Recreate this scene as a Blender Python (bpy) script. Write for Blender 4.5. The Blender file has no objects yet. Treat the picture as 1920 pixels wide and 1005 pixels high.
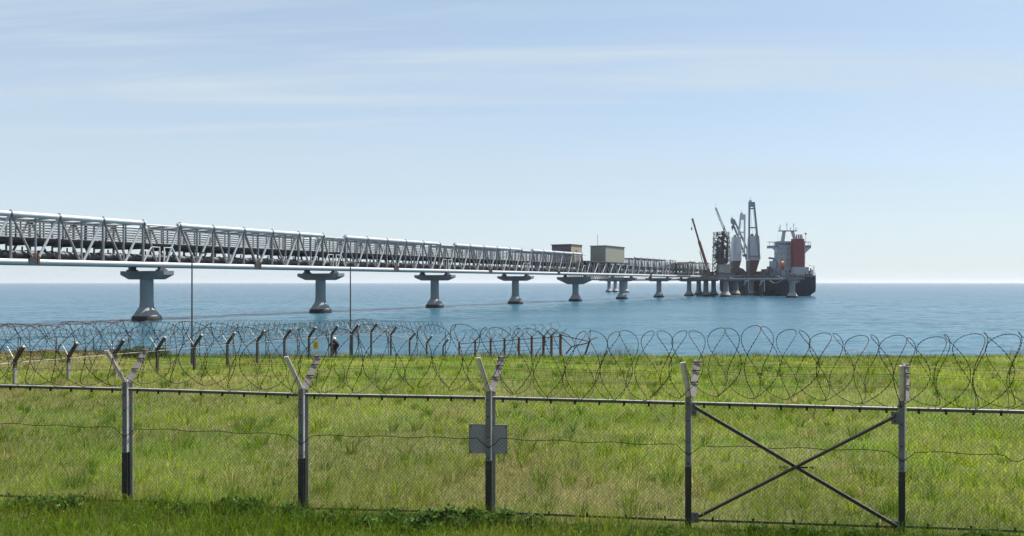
import bpy, math, random
import numpy as np
from mathutils import Vector, Matrix

rng = random.Random(7)
nrs = np.random.RandomState(11)
scene = bpy.context.scene
COL = scene.collection
R = math.radians

# ------------------------------------------------------------------ camera
EYE = 6.5                      # metres above the sea
FPX = 1500.0                   # focal length in photo pixels (1920 wide)
cam_d = bpy.data.cameras.new('camera')
cam_d.sensor_width = 36.0
cam_d.lens = 36.0 * FPX / 1920.0
cam_d.shift_y = 27.5 / 1920.0
cam_d.clip_start = 0.1
cam_d.clip_end = 60000
cam = bpy.data.objects.new('camera', cam_d)
COL.objects.link(cam)
cam.location = (0, 0, EYE)
cam.rotation_euler = (R(90), 0, 0)
cam.rotation_mode = 'XYZ'
scene.camera = cam

# ------------------------------------------------------------------ sky, sun, exposure
SUN_AZ, SUN_EL = R(60), R(61)          # azimuth to the right of the view direction
world = bpy.data.worlds.new('World')
scene.world = world
world.use_nodes = True
wn, wl = world.node_tree.nodes, world.node_tree.links
wn.clear()
w_out = wn.new('ShaderNodeOutputWorld')
sky = wn.new('ShaderNodeTexSky')
sky.sky_type = 'NISHITA'
sky.sun_disc = False
sky.sun_elevation = SUN_EL
sky.sun_rotation = SUN_AZ
sky.altitude = 0
sky.air_density = 1.0
sky.dust_density = 0.3
sky.ozone_density = 1.3
bg = wn.new('ShaderNodeBackground')
bg.inputs['Strength'].default_value = 0.078
wl.new(sky.outputs['Color'], bg.inputs['Color'])
# thin cirrus drawn out in bands, laid on a flat layer high above
tc = wn.new('ShaderNodeTexCoord')
sep = wn.new('ShaderNodeSeparateXYZ')
wl.new(tc.outputs['Generated'], sep.inputs[0])
def wmath(op, a, b=None, c=None):
    n = wn.new('ShaderNodeMath'); n.operation = op
    for i, x in enumerate((a, b, c)):
        if x is None: continue
        if isinstance(x, (int, float)): n.inputs[i].default_value = x
        else: wl.new(x, n.inputs[i])
    return n.outputs[0]
zc = wmath('ADD', wmath('MAXIMUM', sep.outputs['Z'], 0.0), 0.10)
px_ = wmath('DIVIDE', sep.outputs['X'], zc)
py_ = wmath('DIVIDE', sep.outputs['Y'], zc)
comb = wn.new('ShaderNodeCombineXYZ')
wl.new(px_, comb.inputs[0]); wl.new(py_, comb.inputs[1])
def cirrus(rot, scale, nscale, detail, rough, lo, hi, off, dist=0.6):
    mp = wn.new('ShaderNodeMapping')
    mp.inputs['Rotation'].default_value = (0, 0, R(rot))
    mp.inputs['Scale'].default_value = scale
    mp.inputs['Location'].default_value = off
    wl.new(comb.outputs[0], mp.inputs[0])
    nz = wn.new('ShaderNodeTexNoise')
    nz.inputs['Scale'].default_value = nscale
    nz.inputs['Detail'].default_value = detail
    nz.inputs['Roughness'].default_value = rough
    nz.inputs['Distortion'].default_value = dist
    wl.new(mp.outputs[0], nz.inputs['Vector'])
    rp = wn.new('ShaderNodeMapRange'); rp.interpolation_type = 'SMOOTHSTEP'
    rp.inputs['From Min'].default_value = lo; rp.inputs['From Max'].default_value = hi
    wl.new(nz.outputs['Fac'], rp.inputs['Value'])
    return rp.outputs['Result']
c1 = cirrus(-7, (0.30, 2.4, 1), 1.0, 6, 0.6, 0.42, 0.78, (2.3, 1.15, 0), 0.9)
c2 = cirrus(-4, (0.14, 0.9, 1), 0.9, 3, 0.5, 0.36, 0.66, (0.4, 5.2, 0), 0.4)
fade = wn.new('ShaderNodeMapRange'); fade.interpolation_type = 'SMOOTHSTEP'
fade.inputs['From Min'].default_value = 0.04; fade.inputs['From Max'].default_value = 0.24
wl.new(sep.outputs['Z'], fade.inputs['Value'])
cm = wmath('MULTIPLY', wmath('MULTIPLY', wmath('ADD', wmath('MULTIPLY', c1, 0.80), 0.32), c2), fade.outputs['Result'])
veil = wn.new('ShaderNodeMapRange')          # a low veil of far cirrostratus towards the horizon
veil.inputs['From Min'].default_value = 0.0; veil.inputs['From Max'].default_value = 0.30
veil.inputs['To Min'].default_value = 0.84; veil.inputs['To Max'].default_value = 0.20
wl.new(sep.outputs['Z'], veil.inputs['Value'])
cf = wmath('MINIMUM', wmath('ADD', cm, veil.outputs['Result']), 0.92)
bgc = wn.new('ShaderNodeBackground')
bgc.inputs['Color'].default_value = (0.75, 0.885, 1.0, 1)
bgc.inputs['Strength'].default_value = 0.45
wmix = wn.new('ShaderNodeMixShader')
wl.new(cf, wmix.inputs[0]); wl.new(bg.outputs[0], wmix.inputs[1]); wl.new(bgc.outputs[0], wmix.inputs[2])
wl.new(wmix.outputs[0], w_out.inputs['Surface'])

sun_d = bpy.data.lights.new('sun', 'SUN')
sun_d.energy = 5.0
sun_d.angle = R(0.53)
sun_d.color = (1.0, 0.955, 0.88)
sun = bpy.data.objects.new('sun', sun_d)
COL.objects.link(sun)
SV = Vector((math.sin(SUN_AZ)*math.cos(SUN_EL), math.cos(SUN_AZ)*math.cos(SUN_EL), math.sin(SUN_EL)))
sun.rotation_mode = 'QUATERNION'
sun.rotation_quaternion = (-SV).to_track_quat('-Z', 'Y')
sun.location = (200, 100, 200)

scene.view_settings.view_transform = 'Standard'
scene.view_settings.look = 'None'
scene.view_settings.exposure = 0.9
scene.view_settings.gamma = 1.0
scene.view_settings.use_curve_mapping = False
scene.render.engine = 'CYCLES'
scene.cycles.max_bounces = 6
scene.cycles.transparent_max_bounces = 8
scene.cycles.caustics_reflective = False
scene.cycles.caustics_refractive = False

# ------------------------------------------------------------------ helpers
def PX(u, v, Y):
    """photo pixel at a depth -> world point (used to survey where things stand)"""
    return Vector(((u-960.0)/FPX*Y, Y, EYE-(v-530.0)/FPX*Y))

class MB:
    def __init__(s): s.v = []; s.f = []
    def add(s, vs, fs):
        o = len(s.v); s.v += [tuple(x) for x in vs]; s.f += [tuple(i+o for i in f) for f in fs]; return s
    def box(s, c, size, M=None):
        hx, hy, hz = size[0]/2, size[1]/2, size[2]/2
        c = Vector(c); vs = []
        for z in (-hz, hz):
            for x, y in ((-hx,-hy),(hx,-hy),(hx,hy),(-hx,hy)):
                p = Vector((x, y, z))
                vs.append(c + (M @ p if M else p))
        return s.add(vs, [(3,2,1,0),(4,5,6,7),(0,1,5,4),(1,2,6,5),(2,3,7,6),(3,0,4,7)])
    def bx(s, x0, x1, y0, y1, z0, z1):
        return s.box(((x0+x1)/2,(y0+y1)/2,(z0+z1)/2), (x1-x0,y1-y0,z1-z0))
    def beam(s, p0, p1, w, h, up=(0,0,1)):
        """bar of width w (sideways) and height h (along up) from p0 to p1"""
        p0, p1 = Vector(p0), Vector(p1); d = (p1-p0); L = d.length; d.normalize()
        side = Vector(up).cross(d)
        if side.length < 1e-4: side = Vector((1,0,0)).cross(d)
        side.normalize(); u = d.cross(side)
        vs = []
        for p in (p0, p1):
            for a, b in ((-1,-1),(1,-1),(1,1),(-1,1)):
                vs.append(p + side*(a*w/2) + u*(b*h/2))
        return s.add(vs, [(3,2,1,0),(4,5,6,7),(0,1,5,4),(1,2,6,5),(2,3,7,6),(3,0,4,7)])
    def path(s, pts, rad, n=6, caps=True):
        pts = [Vector(p) for p in pts]
        if not hasattr(rad, '__len__'): rad = [rad]*len(pts)
        ring0 = None; vs = []; fs = []
        T = (pts[1]-pts[0]).normalized()
        up = Vector((0,0,1)) if abs(T.z) < 0.9 else Vector((1,0,0))
        a = up.cross(T).normalized()
        for i, p in enumerate(pts):
            if i == 0: T = (pts[1]-pts[0])
            elif i == len(pts)-1: T = (pts[-1]-pts[-2])
            else: T = (pts[i+1]-pts[i-1])
            T.normalize()
            a = (a - T*a.dot(T))
            if a.length < 1e-6: a = Vector((0,0,1)).cross(T)
            a.normalize(); b = T.cross(a)
            for k in range(n):
                t = 2*math.pi*k/n
                vs.append(p + (a*math.cos(t)+b*math.sin(t))*rad[i])
        for i in range(len(pts)-1):
            for k in range(n):
                k2 = (k+1) % n
                fs.append((i*n+k, i*n+k2, (i+1)*n+k2, (i+1)*n+k))
        if caps:
            fs.append(tuple(range(n-1, -1, -1)))
            fs.append(tuple((len(pts)-1)*n+k for k in range(n)))
        return s.add(vs, fs)
    def tube(s, p0, p1, r, n=8, r2=None):
        return s.path([p0, p1], [r, r if r2 is None else r2], n)
    def lathe(s, prof, n=24, c=(0,0,0)):
        vs = []; fs = []; c = Vector(c)
        for r, z in prof:
            for k in range(n):
                t = 2*math.pi*k/n
                vs.append(c + Vector((r*math.cos(t), r*math.sin(t), z)))
        for i in range(len(prof)-1):
            for k in range(n):
                k2 = (k+1) % n
                fs.append((i*n+k, i*n+k2, (i+1)*n+k2, (i+1)*n+k))
        fs.append(tuple(range(n-1, -1, -1))); fs.append(tuple((len(prof)-1)*n+k for k in range(n)))
        return s.add(vs, fs)
    def prism(s, poly, ext):
        """polygon of 3D points extruded by vector ext"""
        n = len(poly); poly = [Vector(p) for p in poly]; e = Vector(ext)
        vs = poly + [p+e for p in poly]
        fs = [tuple(range(n-1,-1,-1)), tuple(range(n, 2*n))]
        fs += [(k, (k+1)%n, n+(k+1)%n, n+k) for k in range(n)]
        return s.add(vs, fs)
    def build(s, name, m, parent=None, smooth=True, loc=None, ang=40):
        me = bpy.data.meshes.new(name)
        me.from_pydata(s.v, [], s.f)
        me.validate()
        if smooth and len(me.polygons):
            me.polygons.foreach_set('use_smooth', [True]*len(me.polygons))
            me.set_sharp_from_angle(angle=R(ang))
        me.materials.append(m)
        o = bpy.data.objects.new(name, me)
        COL.objects.link(o)
        if parent: o.parent = parent
        if loc is not None: o.location = loc
        return o

def fix_normals(o):
    import bmesh
    bm = bmesh.new(); bm.from_mesh(o.data)
    bmesh.ops.recalc_face_normals(bm, faces=bm.faces[:])
    bm.to_mesh(o.data); bm.free()

def tag(o, label=None, cat=None, group=None, kind=None):
    if label: o['label'] = label
    if cat: o['category'] = cat
    if group: o['group'] = group
    if kind: o['kind'] = kind
    return o
def empty(name, loc=(0,0,0), rz=0, label=None, cat=None, group=None):
    o = bpy.data.objects.new(name, None); COL.objects.link(o)
    o.empty_display_size = 0.2
    o.location = loc; o.rotation_euler = (0, 0, rz)
    return tag(o, label, cat, group)
def copy_tree(o, parent=None):
    c = o.copy(); COL.objects.link(c); c.parent = parent
    for ch in [x for x in KIDS.get(o.name, [])]:
        copy_tree(ch, c)
    return c
KIDS = {}
def index_kids():
    KIDS.clear()
    for o in bpy.data.objects:
        if o.parent: KIDS.setdefault(o.parent.name, []).append(o)

# ------------------------------------------------------------------ materials
def material(name, col, rough=0.6, metal=0.0, var=0.15, vscale=1.5, stain=None, stain_amt=0.5, stain_scale=0.6,
             bump=0.0, bscale=20, spec=0.5, stretch=(1,1,1)):
    m = bpy.data.materials.new(name); m.use_nodes = True
    n, l = m.node_tree.nodes, m.node_tree.links
    b = n['Principled BSDF']
    b.inputs['Roughness'].default_value = rough
    b.inputs['Metallic'].default_value = metal
    b.inputs['Specular IOR Level'].default_value = spec
    t = n.new('ShaderNodeTexCoord')
    oi = n.new('ShaderNodeObjectInfo')
    sc = n.new('ShaderNodeMath'); sc.operation = 'MULTIPLY'; sc.inputs[1].default_value = 61.0
    l.new(oi.outputs['Random'], sc.inputs[0])
    ad = n.new('ShaderNodeVectorMath'); ad.operation = 'ADD'
    l.new(t.outputs['Object'], ad.inputs[0]); l.new(sc.outputs[0], ad.inputs[1])
    mp = n.new('ShaderNodeMapping'); mp.inputs['Scale'].default_value = stretch
    l.new(ad.outputs[0], mp.inputs[0])
    nz = n.new('ShaderNodeTexNoise'); nz.inputs['Scale'].default_value = vscale; nz.inputs['Detail'].default_value = 5
    nz.inputs['Roughness'].default_value = 0.65
    l.new(mp.outputs[0], nz.inputs['Vector'])
    mr = n.new('ShaderNodeMapRange'); mr.inputs['From Min'].default_value = 0.25; mr.inputs['From Max'].default_value = 0.75
    mr.inputs['To Min'].default_value = 1-var; mr.inputs['To Max'].default_value = 1+var
    l.new(nz.outputs['Fac'], mr.inputs['Value'])
    mu = n.new('ShaderNodeVectorMath'); mu.operation = 'SCALE'
    mu.inputs[0].default_value = col
    l.new(mr.outputs['Result'], mu.inputs['Scale'])
    out = mu.outputs[0]
    if stain:
        n2 = n.new('ShaderNodeTexNoise'); n2.inputs['Scale'].default_value = stain_scale; n2.inputs['Detail'].default_value = 7
        n2.inputs['Roughness'].default_value = 0.7
        l.new(mp.outputs[0], n2.inputs['Vector'])
        r2 = n.new('ShaderNodeMapRange'); r2.interpolation_type = 'SMOOTHSTEP'
        r2.inputs['From Min'].default_value = 0.52; r2.inputs['From Max'].default_value = 0.70
        r2.inputs['To Max'].default_value = stain_amt
        l.new(n2.outputs['Fac'], r2.inputs['Value'])
        mx = n.new('ShaderNodeMix'); mx.data_type = 'RGBA'
        l.new(r2.outputs['Result'], mx.inputs['Factor'])
        l.new(out, mx.inputs['A']); mx.inputs['B'].default_value = (*stain, 1)
        out = mx.outputs['Result']
    l.new(out, b.inputs['Base Color'])
    if bump:
        n3 = n.new('ShaderNodeTexNoise'); n3.inputs['Scale'].default_value = bscale; n3.inputs['Detail'].default_value = 4
        l.new(mp.outputs[0], n3.inputs['Vector'])
        bp = n.new('ShaderNodeBump'); bp.inputs['Strength'].default_value = bump; bp.inputs['Distance'].default_value = 0.02
        l.new(n3.outputs['Fac'], bp.inputs['Height']); l.new(bp.outputs[0], b.inputs['Normal'])
    return m

RUST = (0.10, 0.045, 0.022)
M = {}
M['white_steel'] = material('white painted steel', (0.45,0.455,0.46), 0.42, var=0.08, stain=(0.38,0.32,0.27), stain_amt=0.45)
M['grey_steel'] = material('weathered grey steel', (0.20,0.192,0.187), 0.5, var=0.14, stain=(0.16,0.11,0.085), stain_amt=0.55)
M['dark_steel'] = material('dark grey steel', (0.078,0.082,0.092), 0.6, var=0.25, stain=(0.09,0.05,0.03), stain_amt=0.5)
M['mid_steel'] = material('galvanised tray steel', (0.20,0.205,0.215), 0.55, var=0.2)
M['pipe'] = material('dark lagged pipe', (0.036,0.037,0.042), 0.55, var=0.3, stain=(0.12,0.10,0.085), stain_amt=0.6)
M['rust'] = material('rusty steel', (0.10,0.038,0.022), 0.85, var=0.35, vscale=6, stain=(0.05,0.028,0.02), stain_amt=0.8, stain_scale=4)
M['concrete'] = material('sea worn concrete', (0.235,0.248,0.262), 0.85, var=0.12, vscale=0.8, stain=(0.20,0.205,0.21), stain_amt=0.6, stain_scale=0.5, bump=0.25, bscale=6, stretch=(1,1,0.35))
M['cap_concrete'] = material('darker cap concrete', (0.185,0.19,0.197), 0.88, var=0.15, vscale=0.7, stain=(0.14,0.145,0.15), stain_amt=0.7, stain_scale=0.6, bump=0.2, bscale=6)
M['growth'] = material('dark marine growth', (0.016,0.016,0.014), 0.7, var=0.4, vscale=4, bump=0.6, bscale=5)
M['splash'] = material('pale salt bleached concrete', (0.30,0.30,0.295), 0.85, var=0.12, vscale=1.2, bump=0.2, bscale=6)
M['cabin_beige'] = material('beige profiled sheet', (0.37,0.345,0.27), 0.6, var=0.06)
M['cabin_beige_shade'] = material('beige sheet shaded to grey green', (0.24,0.25,0.22), 0.6, var=0.08)  # beige cabin's end shade put into the colour; control house shares it
M['cabin_tan'] = material('tan cladding', (0.36,0.29,0.20), 0.6, var=0.06)
M['cabin_tan_shade'] = material('tan cladding shaded to brown plum', (0.10,0.085,0.09), 0.7, var=0.15)  # tan cabin's end shade put into the colour; its vent shares it
M['roof_trim'] = material('dark roof trim', (0.06,0.06,0.07), 0.6)
M['hull'] = material('navy black hull paint', (0.020,0.026,0.038), 0.85, spec=0.1, var=0.3, vscale=0.15, stain=(0.06,0.055,0.055), stain_amt=0.5, stain_scale=0.12, stretch=(1,1,0.3))
M['ship_grey'] = material('pale ship paint', (0.35,0.375,0.41), 0.5, var=0.07, vscale=0.4, stain=(0.32,0.28,0.25), stain_amt=0.35, stain_scale=0.25)
M['ship_white'] = material('white crane paint', (0.50,0.49,0.51), 0.45, var=0.07, vscale=0.4, stain=(0.40,0.33,0.28), stain_amt=0.4, stain_scale=0.3)
M['jib_grey'] = material('blue grey jib paint', (0.18,0.20,0.24), 0.5, var=0.12, vscale=0.4)
M['ship_red'] = material('dull red funnel paint', (0.22,0.035,0.035), 0.5, var=0.12, vscale=0.3)
M['ship_maroon'] = material('maroon pedestal paint', (0.085,0.034,0.036), 0.55, var=0.2, vscale=0.4, stain=(0.08,0.045,0.04), stain_amt=0.6, stain_scale=0.3)
M['ship_deck'] = material('brown grey deck paint', (0.075,0.068,0.068), 0.7, var=0.25, vscale=0.3)
M['glass'] = material('dark glazing', (0.02,0.028,0.035), 0.12, var=0.1)
M['orange'] = material('orange lifeboat plastic', (0.62,0.20,0.10), 0.4, var=0.05)
M['boom_red'] = material('orange red boom paint', (0.25,0.06,0.028), 0.45, var=0.12)
M['boom_dark'] = material('dark boom section', (0.07,0.035,0.033), 0.5, var=0.15)
M['cream'] = material('cream crane paint', (0.50,0.46,0.36), 0.5, var=0.1)
M['black_rubber'] = material('black rubber', (0.02,0.02,0.02), 0.8)
M['post_steel'] = material('galvanised post steel', (0.125,0.13,0.133), 0.7, spec=0.25, var=0.32, vscale=7, stain=(0.15,0.115,0.085), stain_amt=0.6, stain_scale=5, bump=0.08, bscale=60)
M['post_web'] = material('dusty post web', (0.25,0.235,0.21), 0.65, var=0.15, vscale=6, stain=(0.17,0.125,0.09), stain_amt=0.6, stain_scale=4)
M['arm_plate'] = material('weathered arm plate', (0.22,0.195,0.18), 0.6, var=0.18, vscale=9, stain=(0.16,0.09,0.06), stain_amt=0.7, stain_scale=6)
M['black_paint'] = material('black bitumen paint', (0.014,0.0135,0.013), 0.6, var=0.3, vscale=8, stain=(0.06,0.055,0.045), stain_amt=0.7, stain_scale=9)
M['rail_steel'] = material('rail steel', (0.055,0.05,0.038), 0.5, metal=0.1, var=0.2, vscale=4, stain=(0.08,0.055,0.035), stain_amt=0.7, stain_scale=3)
M['wire_dark'] = material('oxidised wire', (0.03,0.025,0.021), 0.9, metal=0.0, spec=0.1, var=0.3, vscale=9)
M['wire_grey'] = material('dull galvanised wire', (0.05,0.05,0.042), 0.55, metal=0.3, var=0.2, vscale=3)
M['razor'] = material('rust brown razor wire', (0.048,0.036,0.028), 0.9, metal=0.0, spec=0.1, var=0.4, vscale=5)
M['sign_back'] = material('bare sign back', (0.27,0.28,0.295), 0.5, var=0.08, vscale=4)
M['sign_yellow'] = material('yellow warning plate', (0.80,0.55,0.05), 0.5, var=0.06)
M['ink'] = material('black print', (0.04,0.03,0.02), 0.6)
M['sunlit_steel'] = material('galvanised steel in sunlit tone', (0.55,0.55,0.53), 0.5, var=0.12, vscale=8, stain=(0.24,0.17,0.12), stain_amt=0.6, stain_scale=7)  # paler than the other fence steel: sunlight is put into this colour
M['far_post'] = material('dark brown fence post', (0.05,0.04,0.036), 0.75, var=0.25, vscale=6, stain=(0.04,0.03,0.025), stain_amt=0.6, stain_scale=5)
M['far_post_pale'] = material('pale post foot', (0.27,0.25,0.22), 0.8, var=0.2, vscale=6)
M['far_rail'] = material('pale tube rail', (0.28,0.27,0.26), 0.5, var=0.12)
M['pole'] = material('grey lamp pole', (0.05,0.05,0.054), 0.55, var=0.15)
M['navy_cloth'] = material('navy work jacket', (0.012,0.014,0.026), 0.9, var=0.3, vscale=9)
M['skin'] = material('skin', (0.38,0.23,0.17), 0.6)
M['helmet'] = material('white helmet shell', (0.78,0.78,0.78), 0.35, var=0.03)
M['reflect'] = material('grey reflective strip', (0.45,0.45,0.47), 0.5)

def grass_material(name, trans=0.45):
    m = bpy.data.materials.new(name); m.use_nodes = True
    n, l = m.node_tree.nodes, m.node_tree.links
    n.clear()
    o = n.new('ShaderNodeOutputMaterial')
    a = n.new('ShaderNodeAttribute'); a.attribute_name = 'tint'
    d = n.new('ShaderNodeBsdfDiffuse'); t = n.new('ShaderNodeBsdfTranslucent')
    g = n.new('ShaderNodeBsdfGlossy'); g.inputs['Roughness'].default_value = 0.5
    g.inputs['Color'].default_value = (0.25,0.25,0.22,1)
    l.new(a.outputs['Color'], d.inputs['Color'])
    hs = n.new('ShaderNodeHueSaturation'); hs.inputs['Saturation'].default_value = 1.1; hs.inputs['Value'].default_value = 1.25
    l.new(a.outputs['Color'], hs.inputs['Color']); l.new(hs.outputs[0], t.inputs['Color'])
    mx = n.new('ShaderNodeMixShader'); mx.inputs[0].default_value = trans
    l.new(d.outputs[0], mx.inputs[1]); l.new(t.outputs[0], mx.inputs[2])
    m2 = n.new('ShaderNodeMixShader'); m2.inputs[0].default_value = 0.02
    l.new(mx.outputs[0], m2.inputs[1]); l.new(g.outputs[0], m2.inputs[2])
    l.new(m2.outputs[0], o.inputs['Surface'])
    return m
M['grass'] = grass_material('meadow grass blades', 0.5)
M['leaf'] = grass_material('weed leaves', 0.35)

# ------------------------------------------------------------------ value noise in numpy
_perm = nrs.rand(256, 256)
def vnoise(x, y):
    xi = np.floor(x).astype(int); yi = np.floor(y).astype(int)
    fx = x-xi; fy = y-yi
    fx = fx*fx*(3-2*fx); fy = fy*fy*(3-2*fy)
    g = lambda a, b: _perm[a % 256, b % 256]
    return (g(xi,yi)*(1-fx)+g(xi+1,yi)*fx)*(1-fy) + (g(xi,yi+1)*(1-fx)+g(xi+1,yi+1)*fx)*fy
def fbm(x, y, o=4):
    s = 0; a = 0.5; t = 0
    for k in range(o):
        s = s+a*vnoise(x*2**k+17*k, y*2**k+5*k); t += a; a *= 0.55
    return s/t

# ------------------------------------------------------------------ ground
EDGE_Y = 52.0
def ground_z(x, y):
    x = np.asarray(x, float); y = np.asarray(y, float)
    z = np.interp(y, [0, 14, 31, 44, 50, 53, 56, 60, 66, 74, 85, 130], [2.78, 2.78, 2.42, 2.02, 1.78, 1.55, 0.95, 0.55, 0.15, -0.5, -1.2, -3])
    field = np.clip((54-y)/6, 0, 1)
    z = z + field*(0.22*(fbm(x*0.09+3, y*0.12, 3)-0.5) + 0.10*(fbm(x*0.5, y*0.5+9, 3)-0.5))
    z = z + np.clip((-x-17)/8, 0, 1)*np.clip((y-36)/10, 0, 1)*field*0.28
    return z
def gz(x, y): return float(ground_z(x, y))

def ground_material():
    m = bpy.data.materials.new('field soil and thatch'); m.use_nodes = True
    n, l = m.node_tree.nodes, m.node_tree.links
    b = n['Principled BSDF']; b.inputs['Roughness'].default_value = 0.95
    b.inputs['Specular IOR Level'].default_value = 0.1
    t = n.new('ShaderNodeTexCoord')
    nz = n.new('ShaderNodeTexNoise'); nz.inputs['Scale'].default_value = 0.35; nz.inputs['Detail'].default_value = 8
    nz.inputs['Roughness'].default_value = 0.7
    l.new(t.outputs['Object'], nz.inputs['Vector'])
    r = n.new('ShaderNodeValToRGB')
    r.color_ramp.elements[0].position = 0.3; r.color_ramp.elements[0].color = (0.06,0.075,0.022,1)
    r.color_ramp.elements[1].position = 0.7; r.color_ramp.elements[1].color = (0.16,0.145,0.065,1)
    l.new(nz.outputs['Fac'], r.inputs[0]); l.new(r.outputs[0], b.inputs['Base Color'])
    n2 = n.new('ShaderNodeTexNoise'); n2.inputs['Scale'].default_value = 14; n2.inputs['Detail'].default_value = 5
    l.new(t.outputs['Object'], n2.inputs['Vector'])
    bp = n.new('ShaderNodeBump'); bp.inputs['Strength'].default_value = 0.6; bp.inputs['Distance'].default_value = 0.08
    l.new(n2.outputs['Fac'], bp.inputs['Height']); l.new(bp.outputs[0], b.inputs['Normal'])
    return m
M['ground'] = ground_material()

def grid_sheet(name, xs, ys, zf, m):
    X, Y = np.meshgrid(xs, ys); Z = zf(X, Y)
    nx, ny = len(xs), len(ys)
    V = np.stack([X.ravel(), Y.ravel(), Z.ravel()], 1)
    i = np.arange(nx*ny).reshape(ny, nx)
    F = np.stack([i[:-1,:-1].ravel(), i[:-1,1:].ravel(), i[1:,1:].ravel(), i[1:,:-1].ravel()], 1)
    me = bpy.data.meshes.new(name)
    me.vertices.add(len(V)); me.vertices.foreach_set('co', V.ravel())
    me.loops.add(F.size); me.loops.foreach_set('vertex_index', F.ravel().astype(np.int32))
    me.polygons.add(len(F)); me.polygons.foreach_set('loop_start', np.arange(0, F.size, 4, dtype=np.int32))
    me.update(calc_edges=True)
    me.polygons.foreach_set('use_smooth', [True]*len(F))
    me.materials.append(m)
    o = bpy.data.objects.new(name, me); COL.objects.link(o)
    return o
xs = np.concatenate([np.linspace(-900,-70,12), np.linspace(-65,65,170), np.linspace(70,900,12)])
ys = np.concatenate([np.linspace(-300,0,8), np.linspace(4,86,150), np.linspace(95,130,4)])
tag(grid_sheet('ground', xs, ys, ground_z, M['ground']), 'grassy coastal field sloping to the shore', kind='structure')

# ------------------------------------------------------------------ sea
def sea_material():
    m = bpy.data.materials.new('sea water'); m.use_nodes = True
    n, l = m.node_tree.nodes, m.node_tree.links
    b = n['Principled BSDF']
    b.inputs['IOR'].default_value = 1.33
    b.inputs['Roughness'].default_value = 0.2
    b.inputs['Specular IOR Level'].default_value = 0.2
    t = n.new('ShaderNodeTexCoord')
    # body colour: greener and paler over the shallows, bluer off shore
    sp = n.new('ShaderNodeSeparateXYZ'); l.new(t.outputs['Object'], sp.inputs[0])
    mr = n.new('ShaderNodeMapRange'); mr.interpolation_type = 'SMOOTHSTEP'
    mr.inputs['From Min'].default_value = 75; mr.inputs['From Max'].default_value = 420
    l.new(sp.outputs['Y'], mr.inputs['Value'])
    mx = n.new('ShaderNodeMix'); mx.data_type = 'RGBA'
    mx.inputs['A'].default_value = (0.034,0.096,0.134,1); mx.inputs['B'].default_value = (0.020,0.068,0.108,1)
    l.new(mr.outputs['Result'], mx.inputs['Factor'])
    mp0 = n.new('ShaderNodeMapping'); mp0.inputs['Scale'].default_value = (0.006,0.030,1)
    l.new(t.outputs['Object'], mp0.inputs[0])
    nz0 = n.new('ShaderNodeTexNoise'); nz0.inputs['Scale'].default_value = 1; nz0.inputs['Detail'].default_value = 6
    l.new(mp0.outputs[0], nz0.inputs['Vector'])
    v = n.new('ShaderNodeMapRange'); v.inputs['From Min'].default_value = 0.3; v.inputs['From Max'].default_value = 0.7
    v.inputs['To Min'].default_value = 0.82; v.inputs['To Max'].default_value = 1.2
    l.new(nz0.outputs['Fac'], v.inputs['Value'])
    sc = n.new('ShaderNodeVectorMath'); sc.operation = 'SCALE'
    l.new(mx.outputs['Result'], sc.inputs[0]); l.new(v.outputs['Result'], sc.inputs['Scale'])
    l.new(sc.outputs[0], b.inputs['Base Color'])
    prev = None
    for scl, st, dist, det in (((0.10,0.26,1), 0.6, 0.6, 3), ((0.9,2.2,1), 0.8, 0.16, 4)):
        mp = n.new('ShaderNodeMapping'); mp.inputs['Scale'].default_value = scl
        mp.inputs['Rotation'].default_value = (0,0,R(8))
        l.new(t.outputs['Object'], mp.inputs[0])
        nz = n.new('ShaderNodeTexNoise'); nz.inputs['Scale'].default_value = 1; nz.inputs['Detail'].default_value = det
        nz.inputs['Distortion'].default_value = 0.3
        l.new(mp.outputs[0], nz.inputs['Vector'])
        bp = n.new('ShaderNodeBump'); bp.inputs['Strength'].default_value = st; bp.inputs['Distance'].default_value = dist
        l.new(nz.outputs['Fac'], bp.inputs['Height'])
        if prev: l.new(prev, bp.inputs['Normal'])
        prev = bp.outputs[0]
    l.new(prev, b.inputs['Normal'])
    return m
M['sea'] = sea_material()
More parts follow.
